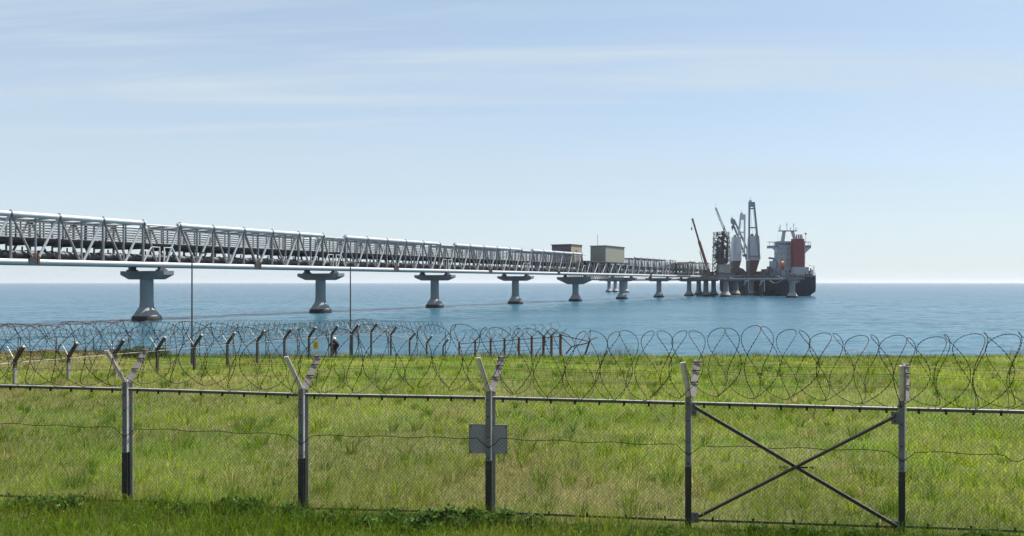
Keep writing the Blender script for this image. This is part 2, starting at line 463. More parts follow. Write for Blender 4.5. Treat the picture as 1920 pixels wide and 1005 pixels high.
def sea_sheet():
    rows = [45.0]
    while rows[-1] < 2600: rows.append(rows[-1]+max(0.30, 0.0042*rows[-1]))
    Yr = np.array(rows); A = np.linspace(-1.0, 1.0, 460)
    Y, A2 = np.meshgrid(Yr, A, indexing='ij'); X = A2*(Y+20)
    Z = np.zeros_like(X)
    ca, sa = math.cos(R(12)), math.sin(R(12))
    U, W = X*ca+Y*sa, -X*sa+Y*ca
    for lx, ly, amp, o in ((9.0,3.6,0.16,3.0),(3.6,1.5,0.085,11.0),(1.7,0.8,0.035,23.0)):
        n = fbm(U/lx+o, W/ly+o*1.7, 2)
        Z += amp*(1-np.abs(2*n-1)*1.6)
    Z -= Z.mean()
    Z *= np.clip((2600-Y)/1200, 0, 1)
    ny, nx = X.shape
    V = np.stack([X.ravel(),Y.ravel(),Z.ravel()],1)
    k = np.arange(nx*ny).reshape(ny,nx)
    F = np.stack([k[:-1,:-1].ravel(),k[:-1,1:].ravel(),k[1:,1:].ravel(),k[1:,:-1].ravel()],1)
    b0 = len(V); yl = Yr[-1]; xl = yl+20
    V = np.concatenate([V, [[-xl,yl,0],[xl,yl,0],[25000,24500,0],[-25000,24500,0],[-65,45,0],[65,45,0],[-9000,45,0],[9000,45,0]]])
    F = np.concatenate([F, [[b0,b0+1,b0+2,b0+3],[b0+6,b0+4,b0,b0+3],[b0+5,b0+7,b0+2,b0+1]]])
    me = bpy.data.meshes.new('sea')
    me.vertices.add(len(V)); me.vertices.foreach_set('co', V.ravel())
    me.loops.add(F.size); me.loops.foreach_set('vertex_index', F.ravel().astype(np.int32))
    me.polygons.add(len(F)); me.polygons.foreach_set('loop_start', np.arange(0, F.size, 4, dtype=np.int32))
    me.update(calc_edges=True)
    me.polygons.foreach_set('use_smooth', [True]*len(F))
    me.materials.append(M['sea'])
    o = bpy.data.objects.new('sea', me); COL.objects.link(o)
    return o
tag(sea_sheet(), 'calm blue green sea out to the horizon', kind='structure')

# ------------------------------------------------------------------ trestle layout
S_ = FPX*EYE/271.5
PX0, PY0, DX, DY = -2619/FPX*S_, 3.824*S_, 887.6/FPX*S_, S_
SPAN = math.hypot(DX, DY)
ANG = math.atan2(DY, DX)
def pier_xy(n): return (PX0+DX*n, PY0+DY*n)
def along(n, y=0.0, z=0.0):
    """point at n spans along the trestle, y metres to its far (left) side"""
    x0, y0 = pier_xy(n)
    return Vector((x0-math.sin(ANG)*y, y0+math.cos(ANG)*y, z))
ORD = ['first','second','third','fourth','fifth','sixth','seventh','eighth']

# ------------------------------------------------------------------ piers
def make_pier(top=7.05, base_r=2.35, col_r=1.09, square=False):
    root = empty('jetty_pier')
    c = MB()
    c.lathe([(col_r*1.12,2.15),(col_r*1.04,2.8),(col_r,3.6),(col_r,top+0.02)], 28)
    col = c.build('column', M['concrete'], root)
    f = MB(); f.lathe([(base_r*0.945,0.75),(base_r*0.885,0.98),(col_r*1.32,2.0),(col_r*1.13,2.28)], 28)
    f.build('flared_base', M['splash'], root)
    w = MB(); w.lathe([(base_r*0.97,-1.6),(base_r*1.02,-0.05),(base_r*1.03,0.5),(base_r*0.965,0.82)], 28)
    w.build('tide_band', M['growth'], root)
    return root
def pier_cap(root, half=5.95, depth=0.98, z0=7.05, z1=8.5, flat=3.6, ze=7.85):
    c = MB()
    poly = [(-depth,-half,z1),(-depth,-half,ze),(-depth,-flat,z0),(-depth,flat,z0),(-depth,half,ze),(-depth,half,z1)]
    c.prism(poly, (2*depth,0,0))
    o = c.build('pier_cap', M['cap_concrete'], root, smooth=False); fix_normals(o)
    for y in (-4.0, 4.0):
        b = MB(); b.bx(-0.75,0.75,y-0.55,y+0.55,z1,z1+0.25); b.bx(-0.5,0.5,y-0.4,y+0.4,z1+0.25,z1+0.68)
        b.build('bearing', M['dark_steel'], root, smooth=False)
pier0 = make_pier(); pier_cap(pier0)
index_kids()
for n in range(-1, 8):
    if n == 4:
        p = make_pier(top=6.2); pier_cap(p, half=6.6, depth=1.5, z0=5.9, z1=8.5, flat=2.3, ze=7.7)
    else:
        p = pier0 if n == -1 else copy_tree(pier0)
    x, y = pier_xy(n)
    p.location = (x, y, 0); p.rotation_euler = (0,0,ANG)
    if n == -1: lab = 'concrete pier with flared base under the trestle, outside the picture on the left'
    elif n == 4: lab = 'concrete pier with large wedge-shaped cap below the two cabins on the trestle'
    else: lab = ORD[n]+' visible concrete trestle pier from the left, with flared base'
    tag(p, lab, 'pier', 'concrete piers carrying the trestle')

# ------------------------------------------------------------------ trestle spans
ZB, ZT, HW = 9.55, 16.35, 4.0            # chord heights and half width
P6 = SPAN/6
def make_span(kind):
    root = empty('trestle_span')
    zt = {'low':13.9}.get(kind, ZT)
    rt = {'full':0.42, 'thin':0.24, 'loop':0.24, 'low':0.2, 'end':0.24}[kind]
    L = SPAN*(0.53 if kind == 'end' else 1.0)
    nodes = [P6*(k+0.5) for k in range(6) if P6*(k+0.5) < L]
    if kind == 'loop': keep = lambda x: x < SPAN*0.22 or x > SPAN*0.74
    else: keep = lambda x: True
    top_m = M['white_steel'] if kind == 'full' else M['grey_steel']
    for s in (-1, 1):
        y = s*HW
        b = MB(); b.tube((0.02,y,ZB),(L-0.02,y,ZB),0.41,14)
        b.build('bottom_chord', M['white_steel'], root)
        if kind == 'loop':
            segs = [(nodes[0], nodes[0]+P6*0.9), (nodes[-2]+P6*0.4, nodes[-1])]
        else: segs = [(nodes[0], nodes[-1])]
        for a0, a1 in segs:
            b = MB(); b.tube((a0-0.35,y,zt),(a1+0.35,y,zt),rt,14)
            b.build('top_chord', top_m, root)
        ends = [(0.03, nodes[0]-0.3)] + ([(nodes[-1]+0.3, L-0.03)] if L-nodes[-1] > 1 else [])
        for a0, a1 in ends:
            b = MB(); b.tube((a0,y,zt-0.26),(a1,y,zt-0.26),0.15,10)
            b.build('top_tie', M['white_steel'] if kind == 'full' else M['grey_steel'], root)
        for i, x in enumerate(nodes):
            if not keep(x): continue
            b = MB(); b.tube((x,y,ZB+0.3),(x,y,zt-0.3),0.20,8); b.build('vertical', M['grey_steel'], root)
            for dx in (-0.5, 0.5):
                xb = x+dx*P6
                if xb > L+0.1: continue
                e = 0.30 if dx > 0 else -0.30
                if xb < 0.1 or xb > SPAN-0.1: e = 0.9*(1 if dx > 0 else -1)
                b = MB(); b.tube((x+(0.22 if dx > 0 else -0.22),y,zt-0.32),(xb-e,y,ZB+0.32),0.19,8)
                b.build('diagonal', M['white_steel'] if dx < 0 else M['grey_steel'], root)
            if s == -1:
                b = MB(); b.tube((x-0.13,y,zt),(x+0.13,y,zt),rt+0.06,14); b.bx(x-0.1,x+0.1,y-0.12,y+0.12,zt+rt,zt+rt+0.16)
                b.build('chord_collar', M['dark_steel'], root)
        for k in range(1, 6):
            x = P6*k
            if x > L-0.5 or not keep(x): continue
            b = MB(); b.tube((x,y,ZB+0.3),(x,y,zt-0.3),0.15,8); b.build('vertical', M['mid_steel'], root)
        # hoop frames either side of each pier
        if s == -1 and kind in ('full', 'thin'):
            for x0, sg in ((0.45, 1), (L-0.45, -1)):
                b = MB(); b.path([(x0,y-0.05,ZB+0.35),(x0,y-0.05,12.45),(x0+sg*1.5,y-0.05,12.45),(x0+sg*3.0,y-0.05,ZB+0.35)],0.15,8)
                b.build('hoop_frame', M['white_steel'], root)
    # cross members
    for k in range(0, 13):
        x = P6*k/2
        if x < 0.2 or x > L-0.2: continue
        b = MB(); b.beam((x,-HW+0.35,ZB+0.15),(x,HW-0.35,ZB+0.15),0.22,0.42); b.build('floor_beam', M['dark_steel'], root, smooth=False)
        b = MB(); b.beam((x,-HW+0.25,12.25),(x,HW-0.25,12.25),0.2,0.4); b.build('deck_beam', M['dark_steel'], root, smooth=False)
        if keep(x) and kind != 'low':
            b = MB(); b.tube((x,-HW+0.2,ZT-0.1),(x,HW-0.2,ZT-0.1),0.12,6); b.build('roof_bar', M['mid_steel'], root)
    # lower pipes, lagged and jointed
    for y, z, r in ((-2.75,10.62,0.62),(-1.35,10.5,0.50),(-0.05,10.62,0.62),(1.3,10.5,0.50),(2.6,10.62,0.62)):
        b = MB(); pts = []; rad = []
        x = 0.05
        while x < L-0.6:
            pts += [(x,y,z),(x+1.55,y,z),(x+1.6,y,z),(x+1.75,y,z),(x+1.8,y,z)]; rad += [r,r,r*1.16,r*1.16,r]; x += 1.85
        pts.append((L-0.05,y,z)); rad.append(r)
        b.path(pts, rad, 10); b.build('product_pipe', M['pipe'], root)
    # walkway deck on the upper level with its edge girders
    d = MB(); d.bx(0.04,L-0.04,-1.7,3.3,12.47,12.56); d.build('walkway_deck', M['dark_steel'], root, smooth=False)
    for y in (-1.75, 3.35):
        d = MB(); d.bx(0.04,L-0.04,y-0.06,y+0.06,12.35,13.0); d.build('edge_girder', M['dark_steel'], root, smooth=False)
    for y, z, r in ((-2.9,12.85,0.30),(-2.2,12.72,0.2),(0.4,13.1,0.36),(1.6,13.0,0.3)):
        b = MB(); b.tube((0.05,y,z),(L-0.05,y,z),r,10); b.build('service_pipe', M['pipe'] if r > 0.25 else M['mid_steel'], root)
    # ladder racks of cable trays over the walkway, on both sides
    if kind != 'low':
        for y, n in ((2.9,6),(-2.4,5)):
            for k in range(n):
                z = 13.75+k*0.42
                b = MB(); b.bx(0.04,L-0.04,y-0.28,y+0.28,z,z+0.055)
                b.bx(0.04,L-0.04,y-0.31,y-0.28,z-0.03,z+0.10); b.bx(0.04,L-0.04,y+0.28,y+0.31,z-0.03,z+0.10)
                b.build('cable_tray', M['mid_steel'], root, smooth=False)
            for k in range(0, 13):
                x = P6*k/2+P6*0.25
                if x > L-0.2: continue
                b = MB(); b.bx(x-0.09,x+0.09,y+0.33,y+0.47,12.6,16.2); b.build('tray_post', M['dark_steel'], root, smooth=False)
    # legs that carry the upper deck, raked
    for k in range(0, 12, 2):
        x = P6*(k+0.5)/2
        if x > L-0.3: continue
        for y in (-3.0, 3.0):
            b = MB(); b.beam((x,y,ZB+0.36),(x+(0.8 if k % 2 else 0),y*0.94,12.05),0.18,0.18); b.build('deck_leg', M['dark_steel'], root, smooth=False)
    # mid span anchor on the bottom chord
    if kind in ('full', 'thin'):
        x = SPAN*0.5
        b = MB(); b.bx(x-1.1,x+0.2,-HW-0.5,-HW+0.5,ZB-0.3,ZB+0.58); b.build('anchor_clamp', M['pipe'], root, smooth=False)
        b = MB(); b.bx(x+0.05,x+0.35,-HW-0.55,-HW-0.25,ZB-0.35,ZB+0.9); b.beam((x-0.8,-HW-0.35,ZB+0.5),(x+0.2,-HW-0.35,ZB+1.3),0.16,0.16)
        b.build('anchor_strut', M['rust'], root, smooth=False)
    if kind == 'low':          # lattice girder hung below this span
        for y in (-3.2, 3.2):
            b = MB(); b.beam((0.2,y,7.55),(L*0.86,y,7.55),0.3,0.35); b.build('lattice_chord', M['dark_steel'], root, smooth=False)
            k = 0; x = 1.2
            while x < L*0.84:
                b = MB(); b.beam((x,y,7.7),(x+1.5,y,9.2),0.16,0.16); b.beam((x+1.5,y+0.17,7.7),(x,y+0.17,9.2),0.16,0.16)
                b.build('lattice_brace', M['mid_steel'], root, smooth=False); x += 1.75
        for k in range(8):
            x = 1.5+k*5.0
            b = MB(); b.bx(x-0.25,x+0.25,-HW-0.1,-HW+0.4,ZB+0.4,14.0); b.build('cabin_column', M['dark_steel'], root, smooth=False)
        b = MB(); b.bx(1.0,L-1.0,-HW-0.3,HW+0.3,13.95,14.2); b.build('cabin_platform', M['dark_steel'], root, smooth=False)
        for x, w, h in ((3,3.0,2.0),(7.5,2.4,2.6),(12,3.2,1.8),(20,2.8,2.4),(26,3.4,2.0)):
            b = MB(); b.bx(x,x+w,-3.2,1.5,10.9,10.9+h); b.build('machinery_box', M['dark_steel'], root, smooth=False)
    if kind == 'loop':         # expansion loops
        for i in range(5):
            y = -3.6+i*1.7; x0 = SPAN*0.30+i*0.5; x1 = SPAN*0.68-i*0.5; zz = 15.6-0.35*i
            b = MB(); b.path([(x0,y,10.4),(x0,y,zz-0.5),(x0+0.6,y,zz),(x1-0.6,y,zz),(x1,y,zz-0.5),(x1,y,10.4)],0.42,10)
            b.build('expansion_loop', M['pipe'], root)
        b = MB(); b.bx(SPAN*0.27,SPAN*0.72,-HW-0.5,HW+0.5,ZB-0.3,ZB+0.3); b.build('loop_platform', M['dark_steel'], root, smooth=False)
        for k in range(9):
            x = SPAN*(0.27+0.056*k)
            b = MB(); b.bx(x-0.08,x+0.08,-HW-0.5,-HW-0.36,ZB+0.3,ZB+5.6); b.build('loop_post', M['dark_steel'], root, smooth=False)
        for k in range(5):
            z = 11.0+k*1.05
            b = MB(); b.bx(SPAN*0.27,SPAN*0.72,-HW-0.34,-HW-0.26,z,z+0.14); b.build('loop_rail', M['mid_steel'], root, smooth=False)
    return root
full = make_span('full'); index_kids()
spans = []
for n in range(-1, 8):
    k = {4:'low', 5:'thin', 6:'loop', 7:'end'}.get(n, 'full')
    if k == 'full': o = full if n == -1 else copy_tree(full)
    else: o = make_span(k)
    x, y = pier_xy(n); o.location = (x, y, 0); o.rotation_euler = (0,0,ANG)
    if n == -1: lab = 'pale tubular truss span cut off by the left edge of the picture'
    elif n == 4: lab = 'low dark truss span that carries the large beige cabin'
    elif n == 5: lab = 'thin-chorded truss span just right of the large beige cabin'
    elif n == 6: lab = 'truss span with dark pipe expansion loops in its middle'
    elif n == 7: lab = 'short last truss span ending at the jetty head'
    elif n == 3: lab = 'pale tubular truss span in front of the tan cabin'
    else: lab = 'pale tubular truss span between the %s and %s visible piers' % (ORD[n], ORD[n+1])
    tag(o, lab, 'bridge span', 'truss spans of the jetty trestle')

# ------------------------------------------------------------------ cabins on the trestle
def ribbed_panel(mb, p0, p1, z0, z1, out, pitch=0.55, depth=0.05):
    """upright ribs standing proud of a wall"""
    p0, p1, out = Vector(p0), Vector(p1), Vector(out)
    L = (p1-p0).length; d = (p1-p0)/L; n = int(L/pitch)
    for i in range(n):
        a = p0+d*(i+0.3)*L/n; b = p0+d*(i+0.7)*L/n
        mb.prism([(*(a)[:2],z0),(*(b)[:2],z0),(*(b)[:2],z1),(*(a)[:2],z1)], out*depth)
cab = empty('trestle_cabin', (*along(4.40,0)[:2], 14.2), ANG, 'large beige sheet metal cabin standing on top of the trestle', 'cabin')
Lc = 0.425*SPAN
b = MB(); b.bx(0,Lc,-4.1,2.0,0.0,5.75); b.build('wall', M['cabin_beige'], cab, smooth=False)
b = MB(); ribbed_panel(b,(0.02,-4.1,0),(Lc-0.02,-4.1,0),0.05,5.6,(0,-1,0),0.6,0.05); o = b.build('side_cladding', M['cabin_beige'], cab, smooth=False); fix_normals(o)
b = MB(); ribbed_panel(b,(0,-4.1,0),(0,2.0,0),0.05,5.6,(-1,0,0),0.6,0.05); o = b.build('shaded_end_cladding', M['cabin_beige_shade'], cab, smooth=False); fix_normals(o)
b = MB(); b.bx(-0.05,-0.002,-4.12,2.02,0.02,5.7); b.build('shaded_end_wall', M['cabin_beige_shade'], cab, smooth=False)
b = MB(); b.bx(-0.25,Lc+0.2,-4.35,2.25,5.752,6.0); b.build('roof', M['roof_trim'], cab, smooth=False)
b = MB(); b.tube((4,1.0,6.0),(4,1.0,10.2),0.07,6); b.build('antenna', M['dark_steel'], cab)
cab2 = empty('trestle_cabin', (*along(3.92,0)[:2], 13.6), ANG, 'small tan cabin with dark open end behind the truss, left of the larger cabin', 'cabin')
b = MB(); b.bx(0,8.6,0.0,7.6,0.0,6.1); b.build('wall', M['cabin_tan'], cab2, smooth=False)
b = MB(); b.bx(-0.06,-0.002,0.02,7.6,0.0,6.08); b.build('shaded_end_wall', M['cabin_tan_shade'], cab2, smooth=False)
b = MB(); b.bx(-0.12,-0.062,3.2,7.2,3.2,5.4); b.build('louvre_opening', M['glass'], cab2, smooth=False)
for k in range(4):
    b = MB(); b.bx(-0.2,-0.122,3.2,7.2,3.5+0.5*k,3.62+0.5*k); b.build('louvre', M['mid_steel'], cab2, smooth=False)
b = MB(); b.bx(-0.5,8.8,-0.2,7.9,6.102,6.34); b.build('roof', M['roof_trim'], cab2, smooth=False)
b = MB(); b.bx(3.4,4.6,-0.05,-0.002,3.6,4.4); b.build('vent', M['cabin_tan_shade'], cab2, smooth=False)
b = MB(); b.bx(-0.6,8.8,-0.2,8.2,-0.35,-0.002); b.build('platform', M['dark_steel'], cab2, smooth=False)
for x in (0.3, 8.2):
    b = MB(); b.beam((x,7.7,-0.36),(x,4.3,-4.3),0.25,0.25); b.build('knee_brace', M['dark_steel'], cab2, smooth=False)

# ------------------------------------------------------------------ jetty head
FLr, FRr, BRr, BLr = (86,392), (98.5,362), (119,428), (101,441)
head = empty('jetty_head_platform', (100,405,0), 0, 'dark jetty head platform with pipework at the end of the trestle', 'platform')
def rel(p, z): return (p[0]-100, p[1]-405, z)
b = MB(); b.prism([rel(FLr,7.9),rel(FRr,7.9),rel(BRr,7.9),rel(BLr,7.9)], (0,0,1.0)); o = b.build('deck', M['cap_concrete'], head, smooth=False); fix_normals(o)
pts = [FLr, FRr, BRr, BLr]
for i in range(4):
    a, c = Vector((*rel(pts[i],0),)), Vector((*rel(pts[(i+1)%4],0),))
    b = MB(); b.beam((a.x,a.y,9.98),(c.x,c.y,9.98),0.07,0.07); b.beam((a.x,a.y,9.45),(c.x,c.y,9.45),0.06,0.06)
    n = int((c-a).length/2.2)
    for k in range(n):
        p = a+(c-a)*(k/n); b.bx(p.x-0.04,p.x+0.04,p.y-0.04,p.y+0.04,8.9,9.98)
    b.build('handrail', M['mid_steel'], head, smooth=False)
for k in range(7):                       # pipes along the platform
    o0 = Vector((-9+k*1.3, -22+k*2.2, 0)); o1 = o0+Vector((17, 50, 0))*0.75
    z = 9.6+0.35*(k % 3)
    b = MB(); b.tube((o0.x,o0.y,z),(o1.x,o1.y,z),0.3,8); b.build('manifold_pipe', M['pipe'], head)
for x, y, w, d, h in ((-6,-8,4,5,3.4),(-1,-22,3,6,2.4),(3,-5,4,6,3.0),(7,10,5,6,3.6),(12,18,4,4,2.6),(0,-32,2.4,4,1.9),(5,-18,3,5,2.2)):
    b = MB(); b.bx(x,x+w,y,y+d,8.902,8.9+h); b.bx(x-0.1,x+w+0.1,y-0.1,y+d+0.1,8.9+h+0.002,9.05+h)
    b.build('equipment_house', M['dark_steel'], head, smooth=False)

def plain_pier(u, Y, lab, top=7.9, cap=True, r=1.2):
    p = make_pier(top=top, base_r=2.4, col_r=r)
    p.location = ((u-960)/FPX*Y, Y, 0)
    if cap:
        b = MB(); b.bx(-2.0,2.0,-2.0,2.0,7.3,7.898); b.build('pier_cap', M['cap_concrete'], p, smooth=False)
    tag(p, lab, 'pier', 'concrete piers of the jetty head')
plain_pier(1310, 430, 'concrete pier of the jetty head, just right of the trestle end')
plain_pier(1323.6, 388, 'concrete pier with flared base under the loading tower, left of two')
plain_pier(1338, 412, 'concrete pier with flared base under the loading tower, right of two')
plain_pier(1361, 371, 'concrete pier with flared base under the right corner of the jetty head')
plain_pier(1485.5, 345, 'solitary concrete pier with flared base in front of the ship stern')
plain_pier(1410, 418, 'pale concrete column close to the hull of the ship, below the tallest crane', r=1.35)
plain_pier(1380, 424, 'dim concrete column against the hull, under the left deck crane')
plain_pier(1142, 552, 'slim far pier, left of the pair under the distant walkway')
plain_pier(1153.5, 558, 'slim far pier, right of the pair under the distant walkway')
plain_pier(1173.5, 540, 'far walkway pier half hidden behind a trestle pier')

def walkway(p0, p1, name, lab, pale=True, w=2.2):
    p0, p1 = Vector(p0), Vector(p1); L = (p1-p0).length; a = math.atan2((p1-p0).y, (p1-p0).x)
    rt = empty(name, p0, a, lab, 'walkway')
    b = MB(); b.bx(0,L,-w/2,w/2,-0.5,0); b.build('deck', M['cap_concrete'], rt, smooth=False)
    for y in (-w/2, w/2):
        b = MB(); b.bx(0,L,y-0.18,y+0.18,0.002,0.42); b.build('kerb_beam', M['white_steel'] if pale else M['mid_steel'], rt, smooth=False)
        b = MB()
        b.beam((0,y,1.5),(L,y,1.5),0.07,0.07); b.beam((0,y,1.0),(L,y,1.0),0.05,0.05)
        for k in range(int(L/1.8)+1): b.bx(k*1.8-0.04,k*1.8+0.04,y-0.04,y+0.04,0.42,1.5)
        b.build('handrail', M['mid_steel'], rt, smooth=False)
    return rt
walkway((97.5,366,8.1), (118.2,346,8.1), 'dolphin_walkway', 'pale railed walkway running from the jetty head to the pier before the stern')
walkway((90.5,398,8.1), (97.3,366.5,8.1), 'dolphin_walkway', 'short pale walkway along the front of the jetty head')
walkway((62.0,560,8.2), (99.0,441.5,8.2), 'dolphin_walkway', 'long distant walkway behind the trestle, low over the water', False)
dol = empty('mooring_platform', (120.9,345,7.902), 0.2, 'dark mooring platform with hooks on the solitary pier before the stern', 'platform')
b = MB(); b.bx(-3.4,4.2,-2.6,2.6,0,0.7); b.build('slab', M['cap_concrete'], dol, smooth=False)
for x in (-1.6, 1.4):
    b = MB(); b.bx(x-0.6,x+0.6,-1.2,1.0,0.702,1.5); b.path([(x,0,1.5),(x,-0.2,2.3),(x+0.5,-0.5,2.6),(x+0.8,-0.8,2.2)],0.22,6); b.build('mooring_hook', M['dark_steel'], dol)
b = MB()
for x in (-3.2,-1.2,0.8,2.8,4.0): b.tube((x,-2.4,0.7),(x,-2.4,2.0),0.05,5); b.tube((x,2.4,0.7),(x,2.4,2.0),0.05,5)
b.beam((-3.2,-2.4,2.0),(4.0,-2.4,2.0),0.07,0.07); b.beam((-3.2,2.4,2.0),(4.0,2.4,2.0),0.07,0.07); b.beam((-3.2,-2.4,1.4),(4.0,-2.4,1.4),0.05,0.05)
b.build('handrail', M['mid_steel'], dol, smooth=False)
b = MB(); b.path([(-0.6,0.5,0.7),(-0.6,0.5,3.4),(0.2,0.4,4.4),(2.4,0.2,2.4)],0.16,6); b.build('fairlead_davit', M['dark_steel'], dol)
for u, lab in ((1398,'pale ladder frame on the fender by the hull, left of two'), (1428,'pale ladder frame on the fender by the hull, right of two')):
    Y = 392 if u < 1410 else 378
    f = empty('fender_frame', ((u-960)/FPX*Y, Y, 0), 0.1, lab, 'fender', 'fender frames beside the ship')
    b = MB(); b.bx(-0.9,0.9,-0.5,0.5,1.0,7.6); b.build('fender_panel', M['black_rubber'], f, smooth=False)
    b = MB(); b.bx(0.95,1.35,-0.6,-0.2,2.4,7.8); b.beam((-1.0,-0.7,7.0),(1.2,-0.7,7.7),0.3,0.35); b.beam((-1.2,-0.7,5.2),(-0.1,-0.7,6.9),0.3,0.3)
    b.build('ladder_frame', M['ship_grey'], f, smooth=False)
    b = MB(); b.lathe([(0.55,-1.5),(0.55,7.9)],12); b.build('pile', M['dark_steel'], f)

# loading arm tower
tw = empty('loading_tower', ((1352.5-960)/FPX*400, 400, 8.9), R(20), 'tall dark lattice tower of loading arms on the jetty head', 'tower')
HT = 23.0; hw = 3.2
for sx in (-1, 1):
    for sy in (-1, 1):
        b = MB(); b.beam((sx*hw,sy*hw,0),(sx*hw*0.8,sy*hw*0.8,HT),0.32,0.32); b.build('leg', M['dark_steel'], tw, smooth=False)
for k in range(10):
    z = 2.2*k+2.0; q = hw*(1-0.2*z/HT)
    b = MB(); b.bx(-q-0.35,q+0.35,-q-0.35,q+0.35,z,z+0.14); b.build('stage', M['dark_steel'], tw, smooth=False)
    b = MB()
    for sx in (-1, 1):
        b.beam((sx*(q+0.3),-q-0.3,z+1.1),(sx*(q+0.3),q+0.3,z+1.1),0.06,0.06); b.beam((-q-0.3,sx*(q+0.3),z+1.1),(q+0.3,sx*(q+0.3),z+1.1),0.06,0.06)
        b.beam((sx*(q+0.3),-q-0.3,z+0.6),(sx*(q+0.3),q+0.3,z+0.6),0.05,0.05); b.beam((-q-0.3,sx*(q+0.3),z+0.6),(q+0.3,sx*(q+0.3),z+0.6),0.05,0.05)
        for t in (-1,-0.5,0,0.5,1):
            b.bx(sx*(q+0.3)-0.03,sx*(q+0.3)+0.03,t*(q+0.3)-0.03,t*(q+0.3)+0.03,z+0.14,z+1.1)
            b.bx(t*(q+0.25)-0.03,t*(q+0.25)+0.03,sx*(q+0.33)-0.03,sx*(q+0.33)+0.03,z+0.14,z+1.1)
    b.build('stage_rail', M['dark_steel'], tw, smooth=False)
    if z+2.2 < HT+1:
        for sy in (-1, 1):
            b = MB(); s = 1 if k % 2 else -1
            b.beam((-q*s,sy*q,z),(q*s,sy*q,z+2.1),0.18,0.18); b.beam((sy*q,-q*s,z),(sy*q,q*s,z+2.1),0.18,0.18)
            b.build('brace', M['dark_steel'], tw, smooth=False)
for x, y, z1, r in ((-1.6,0.6,19.5,0.42),(0.2,-1.0,21.0,0.45),(1.8,0.8,18.0,0.4)):
    b = MB(); b.path([(x,y,0),(x,y,z1),(x+0.5,y,z1+1.0),(x+2.6,y+0.5,z1-0.4),(x+3.1,y+0.6,z1-2.2),(x+3.0,y+0.6,8.0)],r,8); b.build('loading_arm', M['dark_steel'], tw)
for x, y, z, w, h in ((-2.2,-1.2,4.6,2.0,1.6),(0.6,0.2,7.2,2.2,1.4),(-1.0,-0.6,11.4,2.4,1.5),(0.8,-1.6,14.2,1.6,1.5),(-2.0,0.4,16.4,2.0,1.4)):
    b = MB(); b.bx(x,x+w,y,y+1.6,z,z+h); b.build('counterweight', M['dark_steel'], tw, smooth=False)
for k in range(34):
    z = 0.6+k*0.66; x = rng.uniform(-3.1,1.4); y = rng.uniform(-2.2,1.4)
    b = MB(); b.bx(x,x+rng.uniform(0.6,1.9),y,y+rng.uniform(0.6,1.4),z,z+rng.uniform(0.7,1.9)); b.build('actuator_box', M['dark_steel'], tw, smooth=False)
for k in range(14):
    x = rng.uniform(-2.5,2.5); y = rng.uniform(-2.5,2.5); z0 = rng.uniform(0,8)
    b = MB(); b.tube((x,y,z0),(x,y,z0+rng.uniform(7,12.5)),rng.uniform(0.12,0.3),6); b.build('riser_pipe', M['dark_steel'], tw)
b = MB(); b.tube((1.6,0,20),(1.6,0,26.2),0.32,8,0.24); b.tube((0.8,0.2,20),(0.8,0.2,23),0.15,6); b.build('mast', M['dark_steel'], tw)
b = MB()
for k in range(8): b.beam((-hw-0.6,-2.0 if k % 2 else 2.0,2.2*k+2.05),(-hw-0.6,2.0 if k % 2 else -2.0,2.2*k+4.2),0.6,0.12)
b.build('stair', M['mid_steel'], tw, smooth=False)
b = MB(); b.bx(-4.6,1.8,-5.2,-3.6,0.6,6.4); b.bx(-4.8,2.0,-5.4,-3.4,6.402,6.6); b.build('control_house', M['cabin_beige_shade'], tw, smooth=False)

# mobile crane on the jetty head
cr = empty('mobile_crane', ((1331-960)/FPX*412, 412, 8.9), R(100), 'mobile crane with raised orange red telescopic boom behind the trestle end', 'crane')
b = MB(); b.bx(-4.5,4.5,-1.3,1.3,0.8,1.7); b.bx(3.0,4.5,-1.25,1.25,1.702,2.7); b.build('carrier', M['boom_red'], cr, smooth=False)
for x in (-3.3,-1.9,1.9,3.3):
    for y in (-1.25, 1.25):
        b = MB(); b.tube((x,y-0.18,0.6),(x,y+0.18,0.6),0.6,16); b.build('wheel', M['black_rubber'], cr)
b = MB(); b.bx(-3.0,0.8,-1.25,1.25,1.75,3.2); b.bx(-0.4,1.2,-2.1,-1.27,1.8,3.4); b.build('turret', M['boom_red'], cr, smooth=False)
crm = Matrix.Rotation(-R(100), 3, 'Z')
o0 = cr.location
bt0 = PX(1329.5, 512, 412); bt1 = PX(1310.5, 452, 410); bt2 = PX(1298.5, 411, 409)
L0, L1, L2 = [crm @ (p - o0) for p in (bt0, bt1, bt2)]
b = MB(); b.beam(L0, L1, 0.95, 1.15); b.build('boom', M['boom_red'], cr, smooth=False)
b = MB(); b.beam(L1-(L2-L1).normalized()*0.6, L2, 0.55, 0.7); b.bx(L2.x-0.5,L2.x+0.5,L2.y-0.4,L2.y+0.4,L2.z-0.2,L2.z+0.35); b.build('boom_extension', M['boom_dark'], cr, smooth=False)
hk = crm @ (PX(1297, 429, 409) - o0)
b = MB(); b.tube(L2+Vector((0,0.35,0)), hk+Vector((0,0,0.8)), 0.05, 5); b.lathe([(0.1,0.8),(0.35,0.5),(0.35,-0.4),(0.12,-0.8)],8,hk); b.build('hook_block', M['dark_steel'], cr)
b = MB(); b.tube(L0.lerp(L1,0.72)+Vector((0.5,0.9,-0.4)), L0+Vector((1.0,1.6,-0.2)), 0.2, 8); b.build('lift_cylinder', M['boom_dark'], cr)

